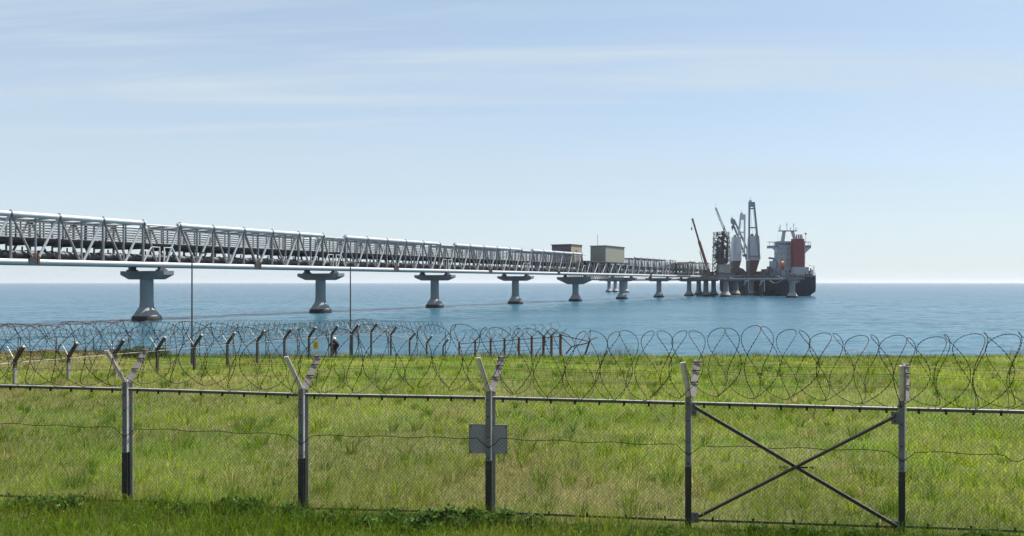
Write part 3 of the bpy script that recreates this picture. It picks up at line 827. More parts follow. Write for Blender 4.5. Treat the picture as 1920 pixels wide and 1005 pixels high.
# ------------------------------------------------------------------ ship
SH = Vector((138.0, 390.0, 0))
ship = empty('cargo_ship', SH, R(1.0), 'dark hulled cargo ship seen from the stern with white deck cranes and red funnel', 'ship')
def S(u, v, Y):
    p = PX(u, v, Y) - SH
    return Matrix.Rotation(-R(1.0), 3, 'Z') @ p
def loft(secs):
    mb = MB(); n = len(secs[0]); vs = [p for s_ in secs for p in s_]; fs = []
    for i in range(len(secs)-1):
        for k in range(n-1): fs.append((i*n+k, i*n+k+1, (i+1)*n+k+1, (i+1)*n+k))
    fs.append(tuple(range(n))); fs.append(tuple((len(secs)-1)*n+k for k in range(n-1,-1,-1)))
    mb.add(vs, fs); return mb
def sec(y, hb_deck, hb_wl, zd, flat=0.86):
    half = [(hb_deck,zd),(hb_deck,zd*0.62),(hb_deck*0.995,3.1),(hb_deck*0.93+hb_wl*0.07,2.0),(hb_wl*0.6+hb_deck*0.4,1.0),(hb_wl,0.0),(hb_wl*0.85,-2.0)]
    return [Vector((-x,y,z)) for x, z in half] + [Vector((x,y,z)) for x, z in reversed(half)]
hull = loft([sec(0,10.2,6.4,10.0), sec(1.5,10.4,8.0,10.0), sec(8,10.5,10.2,10.0), sec(30,10.5,10.5,10.0), sec(85,10.5,10.5,10.0),
             sec(102,8.6,7.2,10.8), sec(114,4.8,2.2,12.0), sec(121,0.6,0.2,12.8)])
o = hull.build('hull', M['hull'], ship, ang=50); fix_normals(o)
b = MB(); b.bx(-10.2,10.2,0.3,100,10.002,10.06); b.build('main_deck', M['ship_deck'], ship, smooth=False)
for sx in (-1, 1):
    b = MB(); b.beam((sx*10.35,22,10.45),(sx*10.35,99,10.45),0.12,0.9); b.build('bulwark', M['ship_deck'], ship, smooth=False)
b = MB(); b.bx(-10.0,10.0,-0.012,-0.002,9.55,9.7); b.build('sheer_stripe', M['ship_grey'], ship, smooth=False)
for z, w, x0 in ((8.55,3.2,-0.6),(6.9,5.4,-3.2),(6.2,3.6,-2.4)):       # worn pale lettering across the transom, too faint to read
    b = MB(); x = x0; k = 0
    while x < x0+w:
        ww = 0.32+0.14*((k*7) % 3); b.bx(x,x+ww,-0.03,-0.012,z,z+0.42); x += ww+0.2; k += 1
    b.build('stern_marks', M['ship_grey'], ship, smooth=False)
b = MB()
for k in range(12): x = -10.0+k*20/11; b.tube((x,0.2,10),(x,0.2,11.4),0.05,5)
for z in (10.5,10.95,11.4): b.beam((-10.0,0.2,z),(10.0,0.2,z),0.05,0.06)
for sx in (-1,1):
    for k in range(11): b.tube((sx*10.1,0.2+k*2,10),(sx*10.1,0.2+k*2,11.4),0.05,5)
    for z in (10.5,10.95,11.4): b.beam((sx*10.1,0.2,z),(sx*10.1,21,z),0.05,0.06)
b.build('stern_rail', M['ship_grey'], ship, smooth=False)
# accommodation block
b = MB(); b.bx(-6.4,9.2,6.5,16,10.062,13.6); b.build('lower_house', M['ship_grey'], ship, smooth=False)
b = MB(); b.bx(-5.0,8.2,8.5,15.0,13.602,26.9); acc = b.build('superstructure', M['ship_grey'], ship, smooth=False)
for k in range(4):
    z = 16.3+2.75*k
    b = MB(); b.bx(-5.25,8.45,7.9,8.498,z,z+0.16); b.build('deck_edge', M['ship_white'], ship, smooth=False)
    b = MB()
    for z2 in (0.55, 1.05): b.beam((-5.2,7.95,z+z2),(1.2,7.95,z+z2),0.05,0.06)
    for i in range(7): b.bx(-5.2+i*1.0,-5.14+i*1.0,7.93,7.98,z+0.16,z+1.05)
    b.build('deck_rail', M['ship_white'], ship, smooth=False)
    for i in range(2):
        x = -4.2+i*3.2
        b = MB(); b.bx(x,x+0.5,8.44,8.499,z+1.0,z+1.6); b.build('window', M['glass'], ship, smooth=False)
for z in (10.9,):
    for x in (-5.6,-2.8,-0.9):
        b = MB(); b.bx(x,x+0.9,6.44,6.499,z,z+2.0); b.build('door', M['dark_steel'], ship, smooth=False)
b = MB(); b.bx(-9.6,11.4,9.0,12.5,23.7,24.1); b.build('bridge_wing', M['ship_grey'], ship, smooth=False)
b = MB(); b.bx(-9.6,-5.05,9.0,9.12,24.102,25.0); b.bx(8.25,11.4,9.0,9.12,24.102,25.2); b.bx(-9.6,-9.48,9.12,12.5,24.102,25.0); b.bx(11.28,11.4,9.12,12.5,24.102,25.0)
b.build('wing_bulwark', M['jib_grey'], ship, smooth=False)
b = MB()
for x in (-9.5,-7.6,-5.3,8.4,10.0,11.2): b.bx(x,x+0.14,9.1,9.24,25.2,26.9)
b.bx(-9.7,-5.05,8.9,12.6,26.75,26.9); b.bx(8.25,11.5,8.9,12.6,26.75,26.9)
b.build('wing_canopy', M['ship_grey'], ship, smooth=False)
for sx, x0 in ((-1,-5.05),(1,8.25)):
    b = MB(); b.prism([(x0,9.4,23.7),(x0+sx*3.0,9.4,23.7),(x0,9.4,20.8)],(0,0.3,0)); o = b.build('wing_bracket', M['ship_white'], ship, smooth=False); fix_normals(o)
for k, x in enumerate((-4.7,-3.3,-1.9,-0.5)):
    b = MB(); b.bx(x,x+1.1,8.43,8.499,25.2,26.2); b.build('window', M['glass'], ship, smooth=False)
b = MB(); b.bx(-5.3,8.5,8.2,15.2,26.902,27.15); b.build('monkey_island', M['ship_grey'], ship, smooth=False)
# funnel
b = MB(); b.prism([(1.0,4.6,14.2),(6.3,4.6,14.2),(6.4,7.8,14.2),(0.9,7.8,14.2)],(0,0,14.0)); fo = b.build('funnel', M['ship_red'], ship, smooth=False); fix_normals(fo)
b = MB(); b.bx(0.2,8.4,4.2,6.48,10.064,14.198); b.build('funnel_casing', M['ship_grey'], ship, smooth=False)
for x in (2.8,3.7,4.5,5.3):
    b = MB(); b.tube((x,5,28.1),(x,5.3,30.3),0.28,10); b.build('exhaust_pipe', M['black_rubber'], ship)
# mast
b = MB(); b.prism([(-3.2,10,27.1),(-1.6,10,27.1),(-0.9,10,32.2),(-2.2,10,32.2)],(0,1.2,0)); o = b.build('mast_leg', M['ship_grey'], ship, smooth=False); fix_normals(o)
b = MB(); b.prism([(3.4,10,27.1),(4.9,10,27.1),(3.2,10,32.2),(1.9,10,32.2)],(0,1.2,0)); o = b.build('mast_leg', M['ship_grey'], ship, smooth=False); fix_normals(o)
b = MB(); b.bx(-4.2,4.6,9.4,12.0,32.202,32.6); b.build('mast_platform', M['jib_grey'], ship, smooth=False)
for x, h in ((-3.6,3.0),(-0.2,4.0),(3.2,3.7),(-4.1,1.6),(4.4,1.5),(1.6,1.6)):
    b = MB(); b.tube((x,10.5,32.6),(x,10.5,32.6+h),0.11,6); b.bx(x-0.5,x+0.5,10.4,10.6,32.6+h*0.72,32.72+h*0.72); b.build('antenna', M['jib_grey'], ship)
b = MB(); b.tube((8.9,9.5,27.02),(8.9,9.5,30.6),0.09,6); b.lathe([(0.05,-0.6),(0.5,-0.35),(0.55,0.1),(0.3,0.5),(0.05,0.6)],10,(8.9,9.5,31.0)); b.build('satellite_dome', M['jib_grey'], ship)
b = MB(); b.tube((-5.0,9.5,27.1),(-5.0,9.5,30.6),0.06,5); b.build('antenna', M['jib_grey'], ship)
# lifeboat hung at the port quarter
lb = S(1467.5, 498, 394)
b = MB()
for i in range(1):
    b.lathe([(0.05,-2.6),(0.7,-2.2),(1.15,-1.0),(1.25,0.2),(1.15,1.4),(0.7,2.3),(0.05,2.6)],12)
ob = b.build('lifeboat', M['orange'], ship, loc=lb); ob.rotation_euler = (R(38), R(-24), 0)
b = MB()
for dx in (-1.5, 1.3):
    b.beam(lb+Vector((dx,0.8,-4.6)), lb+Vector((dx-0.6,0.6,2.6)),0.3,0.4); b.beam(lb+Vector((dx-0.6,0.6,2.6)), lb+Vector((dx+0.4,-0.6,4.6)),0.25,0.3)
b.build('lifeboat_davit', M['ship_grey'], ship, smooth=False)
# deck gear by the port quarter and stern
def ship_box(name, u0, u1, v0, v1, Y, d, m):
    a, c = S(u0, v1, Y), S(u1, v0, Y)
    b = MB(); b.bx(a.x,c.x,a.y,a.y+d,a.z,c.z); return b.build(name, M[m], ship, smooth=False)
ship_box('vent_house', 1450,1456,489,512.5,399,6,'ship_grey')
ship_box('winch', 1440,1450.5,504,513,397,5,'dark_steel')
ship_box('winch_drum', 1441.5,1446,499.5,504.2,398,3,'dark_steel')
ship_box('deck_locker', 1434,1447,511,515.5,398,5,'ship_deck')
p = S(1451,489,399)
b = MB(); b.tube(p, p+Vector((0,0,1.4)),0.5,8); b.beam(p+Vector((0.8,0,1.0)),p+Vector((-2.6,0,1.4)),0.7,0.9); b.build('provision_crane', M['jib_grey'], ship, smooth=False)
for x, y, w, h in ((7.6,1.2,1.6,2.3),(8.9,3.0,1.0,3.6),(5.6,1.0,1.2,1.4),(-4.0,1.0,2.2,1.6),(-8.0,1.4,1.8,1.9),(-0.4,1.2,1.4,1.2)):
    b = MB(); b.tube((x,y+0.5,10.8),(x+w,y+0.5,10.8),0.55,10); b.bx(x,x+0.25,y,y+1.0,10.06,10.06+h); b.bx(x+w-0.25,x+w,y,y+1.0,10.06,10.06+h*0.8); b.build('mooring_winch', M['dark_steel'] if x < 5 else M['ship_deck'], ship, smooth=False)
b = MB(); b.path([(9.6,1.0,10.06),(9.6,1.0,14.6),(7.2,1.0,15.0)],0.18,6); b.build('stern_davit', M['ship_grey'], ship)
# hatch covers
for k in range(5):
    y = 24+k*14.5
    b = MB(); b.bx(-7.6,7.6,y,y+12.5,10.062,12.0); b.bx(-7.9,7.9,y-0.2,y+12.7,12.002,12.45); b.build('hatch_cover', M['ship_deck'], ship, smooth=False)
mp0 = [S(1364,512,432), S(1373,500.5,432), S(1386,501,432), S(1394,504.5,432), S(1402,513,432)]
b = MB(); b.prism([(p.x,p.y,p.z) for p in mp0],(0,9,0)); o = b.build('raised_hatch', M['ship_deck'], ship, smooth=False); fix_normals(o)
b = MB(); a = S(1421,513.5,420)
b.bx(a.x+0.2,a.x+1.6,a.y,a.y+2,10.06,11.8); b.bx(a.x+2.4,a.x+3.6,a.y,a.y+2,10.06,13.6); b.build('vent_post', M['ship_maroon'], ship, smooth=False)

def deck_crane(u0, u1, vr, vm, vt, Y, jib_base, jib_head, wb, wh, name='deck_crane', hook=None, lean=0.35, yoff=-1.2, leg=0.85, jm='jib_grey'):
    """pedestal (maroon, narrowing downwards on one side), white slewing tower, two-legged jib"""
    a, c = S(u0, vr, Y), S(u1, vt, Y); w = c.x-a.x; zr, zm, zt = a.z, S(u0, vm, Y).z, c.z
    zr = min(zr, 10.1) if False else zr
    d = w*0.9; y0 = a.y
    b = MB(); b.prism([(a.x+0.05,y0,10.06),(a.x+w*(1-lean),y0,10.06),(a.x+w*(1-lean),y0,10.06+(zm-10.06)*0.25),(c.x,y0,zm),(a.x,y0,zm)],(0,d,0))
    ped = b.build(name, M['ship_maroon'], ship, smooth=False); fix_normals(ped)
    b = MB(); b.prism([(a.x-0.05,y0-0.05,zm+0.002),(c.x+0.1,y0-0.05,zm+0.002),(c.x+0.15,y0-0.05,zm+(zt-zm)*0.62),(c.x-0.25,y0-0.05,zt),(a.x+0.5,y0-0.05,zt),(a.x+0.15,y0-0.05,zm+(zt-zm)*0.7)],(0,d+0.1,0))
    o = b.build('slewing_tower', M['ship_white'], ped, smooth=False); fix_normals(o)
    b = MB(); b.bx(a.x+w*0.15,a.x+w*0.4,y0+0.4,y0+1.4,zt,zt+1.0); b.bx(a.x+w*0.62,a.x+w*0.8,y0+0.4,y0+1.4,zt,zt+1.2); b.build('sheave_block', M['dark_steel'], ped, smooth=False)
    B, H = S(*jib_base, Y), S(*jib_head, Y)
    B.y = H.y = y0+yoff
    for sx in (-1, 1):
        b = MB(); b.beam(B+Vector((sx*wb/2,0,0)), H+Vector((sx*wh/2,0,0)), leg, leg*0.9, up=(0,1,0)); b.build('jib_leg', M[jm], ped, smooth=False)
    b = MB()
    for t in (0.05, 0.56, 0.9):
        q = B.lerp(H, t); ww = (wb+(wh-wb)*t)/2
        b.beam(q+Vector((-ww,0,0)), q+Vector((ww,0,0)), leg*0.7, leg*0.8)
    b.build('jib_crossbeam', M[jm], ped, smooth=False)
    b = MB(); b.box(H+Vector((0,0,-0.9*leg)), (wh+leg,1.1*leg,3.0*leg)); b.build('jib_head', M[jm], ped, smooth=False)
    b = MB(); b.box(H+Vector((-wh*0.3,0,1.2*leg)), (1.5*leg,1.0*leg,1.1*leg)); b.tube(H+Vector((-wh*0.3,0,1.7)),H+Vector((-wh*0.3,0,2.9)),0.12,5); b.build('masthead_lamp', M['ship_white'], ped, smooth=False)
    b = MB()
    for sx in (-0.3, 0.25): b.tube(Vector(((a.x+c.x)/2+sx*3,y0+0.8,zt+0.6)), H+Vector((sx*2,0.3,-1.5)), 0.06, 4)
    if hook: 
        h = S(*hook, Y); h.y = H.y
        b.tube(H+Vector((-0.6,0,-1.0)), h+Vector((0,0,0.8)), 0.06, 4); b.lathe([(0.15,1.0),(0.7,0.6),(0.7,-0.6),(0.2,-1.4),(0.1,-2.4)],8,h)
    b.build('hoist_rope', M['dark_steel'], ped, smooth=False)
    return ped
deck_crane(1406,1424.5,514,488,442, 420, (1413,486), (1408,381), 5.6, 2.4)
deck_crane(1374.5,1390,514,489,444, 455, (1387,476), (1391.5,404), 4.6, 2.2, lean=0.4, jm='ship_white')
deck_crane(1402,1414,514,490,462, 478, (1405,488), (1373.5,413), 3.2, 1.6, hook=(1373,426), yoff=-0.5)
deck_crane(1371,1382,514,492,466, 494, (1376,478), (1342,391), 1.5, 0.6, yoff=-0.5, leg=0.42, jm='cream')
b = MB(); p0 = S(1392,479,450); p1 = S(1405,478,450)
for k in range(5): b.beam(p0.lerp(p1,k/5)+Vector((0,0,-0.8 if k % 2 else 0.8)), p0.lerp(p1,(k+1)/5)+Vector((0,0,0.8 if k % 2 else -0.8)),0.4,0.4)
b.beam(p0,p1,0.5,0.5); b.build('grab_frame', M['dark_steel'], ship, smooth=False)

# mooring ropes from the dolphin to the stern
for k, (q0, q1, lab) in enumerate(((Vector((120.0,346.2,9.6)), SH+Vector((-8.6,1.0,10.2)), 'slack pale mooring rope from the pier platform to the ship stern, upper of two'),
                                   (Vector((117.6,346.4,8.4)), Vector((127.6,401,9.6)), 'slack pale mooring rope from the pier platform to the hull side, lower of two'))):
    pts_ = [q0.lerp(q1,t)-Vector((0,0,(1.2+1.4*k)*4*t*(1-t))) for t in np.linspace(0,1,16)]
    b = MB(); b.path(pts_, 0.075, 6)
    tag(b.build('mooring_rope', M['cream']), lab, 'rope', 'mooring ropes of the ship')

# ------------------------------------------------------------------ near fence
NP = []
for n in range(-1, 6):
    x = (24142.0-11394.0*n)/(-33.3+n); Y = 13.5*(1-n/33.3)
    NP.append(Vector((x/FPX*Y, Y, 0)))
for p, zb in zip(NP, (2.77,2.765,2.75,2.80,2.80,2.82,2.82)): p.z = zb
EF = (NP[-1]-NP[0]); EF.z = 0; EF.normalize()
NF = Vector((EF.y, -EF.x, 0))                # towards the camera
if NF.y > 0: NF = -NF
FR = math.atan2(EF.y, EF.x)
fence = empty('perimeter_fence', NP[0], 0, 'grey steel chain-link fence with Y-shaped post tops across the foreground', 'fence')
FO = NP[0]
def fb(mb, name, m, smooth=False): return mb.build(name, M[m], fence, smooth=smooth)
RAIL_Z = [1.99,1.973,1.954,1.91,1.886,1.84,1.825]
BEND_Z = [2.12,2.10,2.05,2.02,1.99,1.965,1.95]
arm_c = Vector((-0.16,-0.325,0.56)); arm_a = Vector((0.16,0.325,0.53))
tops = []
RZ = Matrix.Rotation(FR, 3, 'Z')
def post_box(mb, p, e0, e1, n0, n1, z0, z1):
    """box in fence axes: e along the fence, n towards the camera"""
    c = p+EF*((e0+e1)/2)+NF*((n0+n1)/2)+Vector((0,0,(z0+z1)/2))
    mb.box(c, (e1-e0, abs(n1-n0), z1-z0), RZ)
for i, P in enumerate(NP):
    p = P-FO
    lean = 0.0
    wide = i in (1,2,3)
    b = MB(); post_box(b, p, -0.052, 0.030, 0.0, 0.009, -0.4, BEND_Z[i]); 
    po = b.build('post', M['post_steel'], fence, smooth=False)
    b = MB(); post_box(b, p, 0.0305, 0.046, -0.065, 0.013, 0.88, BEND_Z[i]); b.build('sunlit_post_edge', M['sunlit_steel'], po, smooth=False)  # flange edge, its sunlit line painted in by the pale colour
    if wide:
        b = MB(); post_box(b, p, 0.046, 0.098, -0.07, -0.055, -0.4, BEND_Z[i]+0.04); b.build('post_web', M['post_web'], po, smooth=False)
    b = MB(); post_box(b, p, -0.056, 0.034, 0.0095, 0.0125, -0.4, 0.87); post_box(b, p, 0.0305, 0.040, -0.065, 0.0095, -0.4, 0.87); b.build('painted_foot', M['black_paint'], po, smooth=False)
    for z in (0.92, 1.25, 1.58, 1.84):
        b = MB(); c = p+EF*-0.012+Vector((0,0,z)); b.tube(c+NF*0.009, c+NF*0.02, 0.011, 6); b.build('bolt', M['wire_dark'], po)
    base = p+Vector((0,0,BEND_Z[i]-0.04))
    b = MB(); b.beam(base+NF*0.0, base+arm_c, 0.075, 0.014, up=NF); ao = b.build('arm', M['sunlit_steel'], fence, smooth=False)  # camera-side arm, coloured pale to carry its sunlit brightness
    b = MB(); b.beam(base+arm_c*0.02+EF*0.035+NF*0.01, base+arm_c+EF*0.035+NF*0.01, 0.008, 0.05, up=NF); b.build('arm_flange', M['arm_plate'], ao, smooth=False)
    b = MB(); b.beam(base+EF*0.05, base+EF*0.05+arm_a, 0.105, 0.014, up=NF); ao = b.build('arm', M['arm_plate'], fence, smooth=False)
    for t in (0.4, 0.72, 0.95):
        b = MB(); q = base+EF*0.05+arm_a*t; b.tube(q-EF*0.06+NF*0.02, q+EF*0.06+NF*0.02, 0.008, 5); b.build('wire_tie', M['wire_dark'], ao)
    tops.append(base)
for i in range(len(NP)-1):
    a = NP[i]-FO+Vector((0,0,RAIL_Z[i]-0.02)); c = NP[i+1]-FO+Vector((0,0,RAIL_Z[i+1]-0.02))
    b = MB(); b.tube(a+EF*0.06+NF*0.004, c-EF*0.06+NF*0.004, 0.0095, 8); b.build('sunlit_rail_bead', M['sunlit_steel'], fence)  # pale bead painting in the sunlit top of the dark rail
    b = MB(); b.beam(a+EF*0.06+NF*0.01-Vector((0,0,0.0235)), c-EF*0.06+NF*0.01-Vector((0,0,0.0235)), 0.006, 0.04)
    ro = b.build('rail', M['rail_steel'], fence, smooth=False)
    for k in range(8):
        q = a.lerp(c,(k+0.6)/8.2); b = MB(); b.box(q+Vector((0,0,-0.045))+NF*0.018,(0.03,0.014,0.07),RZ); b.build('rail_clip', M['wire_dark'], ro, smooth=False)
    # bottom strip
    a2 = NP[i]-FO+Vector((0,0,0.06)); c2 = NP[i+1]-FO+Vector((0,0,0.05))
    b = MB(); b.beam(a2+EF*0.05+NF*0.006, c2-EF*0.05+NF*0.006, 0.01, 0.035)
    bo = b.build('bottom_strip', M['rail_steel'], fence, smooth=False)
    for k in range(5):
        q = a2.lerp(c2,(k+0.6)/5.2); b = MB(); b.box(q+NF*0.016+Vector((0,0,0.02)),(0.03,0.012,0.075),RZ); b.build('rail_clip', M['wire_dark'], bo, smooth=False)
    # diamond mesh
    b = MB(); Lb = (c-a).length; h0, h1 = 0.05, RAIL_Z[i]-0.05; Hh = h1-h0; pt = 0.062; k = -Hh
    d = (c2-a2).normalized(); o_ = NP[i]-FO
    while k < Lb:
        for s_ in (1, -1):
            x0, x1 = (k, k+Hh)
            z0, z1 = h0, h1
            if x0 < 0.02: z0 += (0.02-x0); x0 = 0.02
            if x1 > Lb-0.02: z1 -= (x1-Lb+0.02); x1 = Lb-0.02
            if x1-x0 < 0.02: continue
            if s_ == -1: z0, z1 = h0+h1-z0, h0+h1-z1
            n = 2
            b.path([o_+d*x0+Vector((0,0,z0))-NF*0.012*s_*0.4-NF*0.02, o_+d*x1+Vector((0,0,z1))-NF*0.012*s_*0.4-NF*0.02], 0.0015, 3, caps=False)
        k += pt
    b.build('chain_link', M['wire_grey'], fence, smooth=False)
    # mid tension wire tied down at the posts
    pts_ = []
    for t in np.linspace(0,1,34):
        q = (NP[i]-FO).lerp(NP[i+1]-FO, t)
        dd = min(t, 1-t)
        z = 1.285 - 0.026*(i+t-1) - 0.15*max(0, 1-dd/0.055)**0.7 + 0.012*math.sin(t*23+i*2)*(dd > 0.06)
        if i == 5: z -= 0.11*math.exp(-((t-0.5)/0.04)**2)
        pts_.append(q+Vector((0,0,z))+NF*0.022)
    b = MB(); b.path(pts_, 0.0058, 5); b.build('tension_wire', M['wire_dark'], fence)
    # strands between the arm ends
    for av, off in ((arm_c, 0.0), (arm_a, 0.05)):
        for t in (0.38, 0.7, 0.96):
            q0 = tops[i]+EF*off+av*t; q1 = tops[i+1]+EF*off+av*t
            pts_ = [q0.lerp(q1, s_)+Vector((0,0,-0.03*4*s_*(1-s_)+0.004*math.sin(17*s_+i))) for s_ in np.linspace(0,1,14)]
            b = MB(); b.path(pts_, 0.0019, 4); b.build('strand', M['wire_dark'], fence)
for i in (4, 5):
    q0 = NP[i]-FO+Vector((0,0,0.94))-NF*0.01; q1 = NP[i+1]-FO+Vector((0,0,0.93))-NF*0.01
    b = MB(); b.path([q0.lerp(q1,t)+Vector((0,0,0.006*math.sin(9*t))) for t in np.linspace(0,1,10)],0.0022,4); b.build('line_wire', M['far_post_pale'], fence)
# crossed braces in the right-hand bay
A, B = NP[4]-FO, NP[5]-FO
hA, hB = 1.92, 1.92
def brace(p0, p1, off):
    b = MB(); b.beam(p0+NF*off, p1+NF*off, 0.006, 0.05); b.beam(p0+NF*(off+0.022)+Vector((0,0,0.024)), p1+NF*(off+0.022)+Vector((0,0,0.024)), 0.040, 0.006)
    return b.build('brace', M['post_brace'], fence, smooth=False)
M['post_brace'] = material('dark brace angle', (0.035,0.031,0.022), 0.55, metal=0.1, var=0.25, vscale=5, stain=(0.05,0.035,0.022), stain_amt=0.7, stain_scale=4)
brace(A+EF*0.09+Vector((0,0,1.79)), B-EF*0.08+Vector((0,0,0.06)), 0.03)
b = MB(); b.beam(A+EF*0.09+Vector((0,0,1.822))+NF*0.05, B-EF*0.08+Vector((0,0,0.092))+NF*0.05, 0.012, 0.012); b.build('sunlit_brace_edge', M['sunlit_steel'], fence, smooth=False)  # added pale strip, paints sunlight on the brace's upper edge
brace(A+EF*0.14+Vector((0,0,0.13)), B-EF*0.12+Vector((0,0,1.70)), 0.055)
for q, z, w, h in ((A+EF*0.075,1.76,0.08,0.2),(B-EF*0.105,1.67,0.11,0.19),(A+EF*0.09,0.10,0.11,0.16),(B-EF*0.085,0.06,0.09,0.16)):
    b = MB(); b.box(q+Vector((0,0,z))+NF*0.017,(w,0.008,h),RZ); g = b.build('gusset', M['post_steel'], fence, smooth=False)
    for s_ in (-1,1):
        b = MB(); c = q+Vector((0,0,z+s_*h*0.25)); b.tube(c+NF*0.021,c+NF*0.034,0.012,6); b.build('bolt', M['wire_dark'], g)
mid = (A+B)*0.5+Vector((0,0,0.92))+NF*0.075
b = MB(); b.path([mid-EF*0.22,mid-EF*0.14],0.004,4); b.path([mid+EF*0.06,mid+EF*0.19],0.011,6); b.path([mid+EF*0.21,mid+EF*0.27],0.007,5)
for cx in (-0.14,0.27):
    b.path([mid+EF*(cx+0.03*math.cos(t))+Vector((0,0,0.018*math.sin(t))) for t in np.linspace(0,6.283,9)],0.004,4)
b.build('turnbuckle', M['wire_dark'], fence)
# plain back of a sign, tied behind the post
pl = NP[3]
sp_ = empty('sign_plate', pl-NF*0.05+Vector((0,0,0.98))-EF*0.02, FR, 'blank grey back of a rectangular sign fixed behind the middle fence post', 'sign')
b = MB(); b.bx(-0.305,0.305,0.0,0.006,0,0.46); b.build('panel', M['sign_back'], sp_, smooth=False)
b = MB(); b.bx(-0.31,0.31,-0.012,0.008,0.452,0.466); b.bx(-0.31,-0.298,-0.010,0.008,0,0.452); b.bx(0.298,0.31,-0.010,0.008,0,0.452); b.build('edge', M['arm_plate'], sp_, smooth=False)
for x in (-0.28,0.28):
    for z in (0.03,0.42):
        b = MB(); b.tube((x,-0.002,z),(x,-0.014,z),0.009,6); b.build('rivet', M['wire_dark'], sp_)

# ------------------------------------------------------------------ razor wire
def razor(name, path_fn, length, pitch, rad, label, step=0.03, r0=0.0026, r1=0.0085, sides=4, seed=1, group='razor wire coils', flat=1.0, irregular=0.16):
    """concertina coil: neighbouring turns are clipped together at alternate points"""
    rg = random.Random(seed)
    turns = int(length/pitch); per = int(2*math.pi*rad/step)
    jit = [rg.uniform(-1,1) for _ in range(turns+3)]
    jr = [rg.uniform(-1,1) for _ in range(turns+3)]
    pts = []; rr = []
    for t in range(turns):
        for k in range(per):
            f = k/per; th = 2*math.pi*f
            j = jit[t]*(1-f)+jit[t+1]*f; jj = jr[t]*(1-f)+jr[t+1]*f
            ax = (t+f)*pitch + 0.46*pitch*math.cos(2.5*(th+2*math.pi*t)) + irregular*pitch*j
            ra = rad*(1+0.07*jj)
            c, e, nrm = path_fn(ax)
            pts.append(c + nrm*(ra*math.cos(th)*flat) + Vector((0,0,1))*(ra*math.sin(th)+0.10*irregular*j))
            rr.append(r1 if k % 2 else r0)
    b = MB(); b.path(pts, rr, sides)
    o = b.build(name, M['razor'], None, smooth=False)
    return tag(o, label, 'razor wire', group)
def near_path(s):
    p = NP[0].lerp(NP[-1], s/(NP[-1]-NP[0]).length)
    return p+Vector((0,0,2.535-0.0075*s-0.05*math.sin(s*1.3)))+EF*0.03, EF, NF
razor('razor_wire_coil', near_path, (NP[-1]-NP[0]).length, 0.26, 0.53, 'large loose razor wire coil lying along the top of the foreground fence', seed=4)

# ------------------------------------------------------------------ far fence, dark posts with raked arms
F0, F1 = Vector((-19.26,31,3.40)), Vector((-9.68,55,3.06))
ff = empty('shore_fence', (F0.x,F0.y,0), 0, 'fence of dark single-arm posts and pale rail running across the field to the shore', 'fence')
fo = Vector((F0.x,F0.y,0))
fd = (F1-F0); fd.z = 0; fd.normalize(); fnr = Vector((fd.y,-fd.x,0))
FA = math.atan2(fd.y, fd.x); RFA = Matrix.Rotation(FA, 3, 'Z')
posts = []
for i in range(-2, 12):
    posts.append(F0+(F1-F0)*(i/11))
for Y, u, v in ((57.5,733,629),(60,768,640),(62.5,800,645),(65,831,650)):
    posts.append(PX(u, v, Y))
for i, p in enumerate(posts):
    g = gz(p.x, p.y); zb = g-0.15-p.z; q = p-fo
    b = MB(); b.box(q+Vector((0,0,(zb+0.12)/2)),(0.10,0.10,0.12-zb),RFA); po = b.build('post', M['far_post'], ff, smooth=False)
    if i < 5:
        b = MB(); b.box(q+Vector((0,0,(zb-0.2)/2)),(0.115,0.115,-zb-0.2),RFA); b.build('pale_foot', M['far_post_pale'], po, smooth=False)
    s = 1.0
    b = MB(); b.beam(q+Vector((0,0,0.07)), q+fnr*0.46*s+Vector((0,0,0.62)), 0.11, 0.11); ao = b.build('arm', M['far_post'], ff, smooth=False)
    b = MB(); b.beam(q+Vector((0,0,0.07)), q-fnr*0.44+Vector((0,0,0.60)), 0.022, 0.05); b.build('rear_arm', M['sunlit_steel'], ff, smooth=False)
    b = MB(); b.beam(q+fnr*0.465+Vector((0,0,0.625)), q+fnr*0.49+Vector((0,0,0.655)), 0.115, 0.115); b.build('arm_cap', M['far_post_pale'], ao, smooth=False)
for i in range(len(posts)-1):
    a, c = posts[i]-fo, posts[i+1]-fo
    b = MB(); b.tube(a+fnr*0.055, c+fnr*0.055, 0.024, 6); b.build('rail', M['far_rail'], ff)
    b = MB(); 
    for t in (0.3, 0.62, 0.95): b.tube(a+fnr*0.46*t+Vector((0,0,0.07+0.55*t)), c+fnr*0.46*t+Vector((0,0,0.07+0.55*t)), 0.006, 4)
    b.build('strand', M['wire_dark'], ff)
    # diamond mesh
    b = MB(); Lb = (c-a).length; d = (c-a)/Lb; Hh = 1.0; k = -Hh
    while k < Lb:
        for s_ in (1, -1):
            x0, x1, z0, z1 = k, k+Hh, -Hh, 0.0
            if x0 < 0: z0 -= x0; x0 = 0
            if x1 > Lb: z1 -= (x1-Lb); x1 = Lb
            if x1-x0 < 0.05: continue
            if s_ == -1: z0, z1 = -Hh-z0, -Hh-z1
            b.path([a+d*x0+Vector((0,0,z0)), a+d*x1+Vector((0,0,z1))], 0.0022, 3, caps=False)
        k += 0.14
    b.build('chain_link', M['wire_dark'], ff, smooth=False)
def far_path(s):
    t = s/(F1-F0).length
    p = F0+(F1-F0)*(t-0.18)
    return p+Vector((0,0,0.50))+fnr*0.12, fd, fnr
razor('razor_wire_coil', far_path, (F1-F0).length*1.2, 0.42, 0.46, 'razor wire coil along the arms of the dark-posted fence running to the shore', step=0.07, r0=0.006, r1=0.013, sides=3, seed=9)

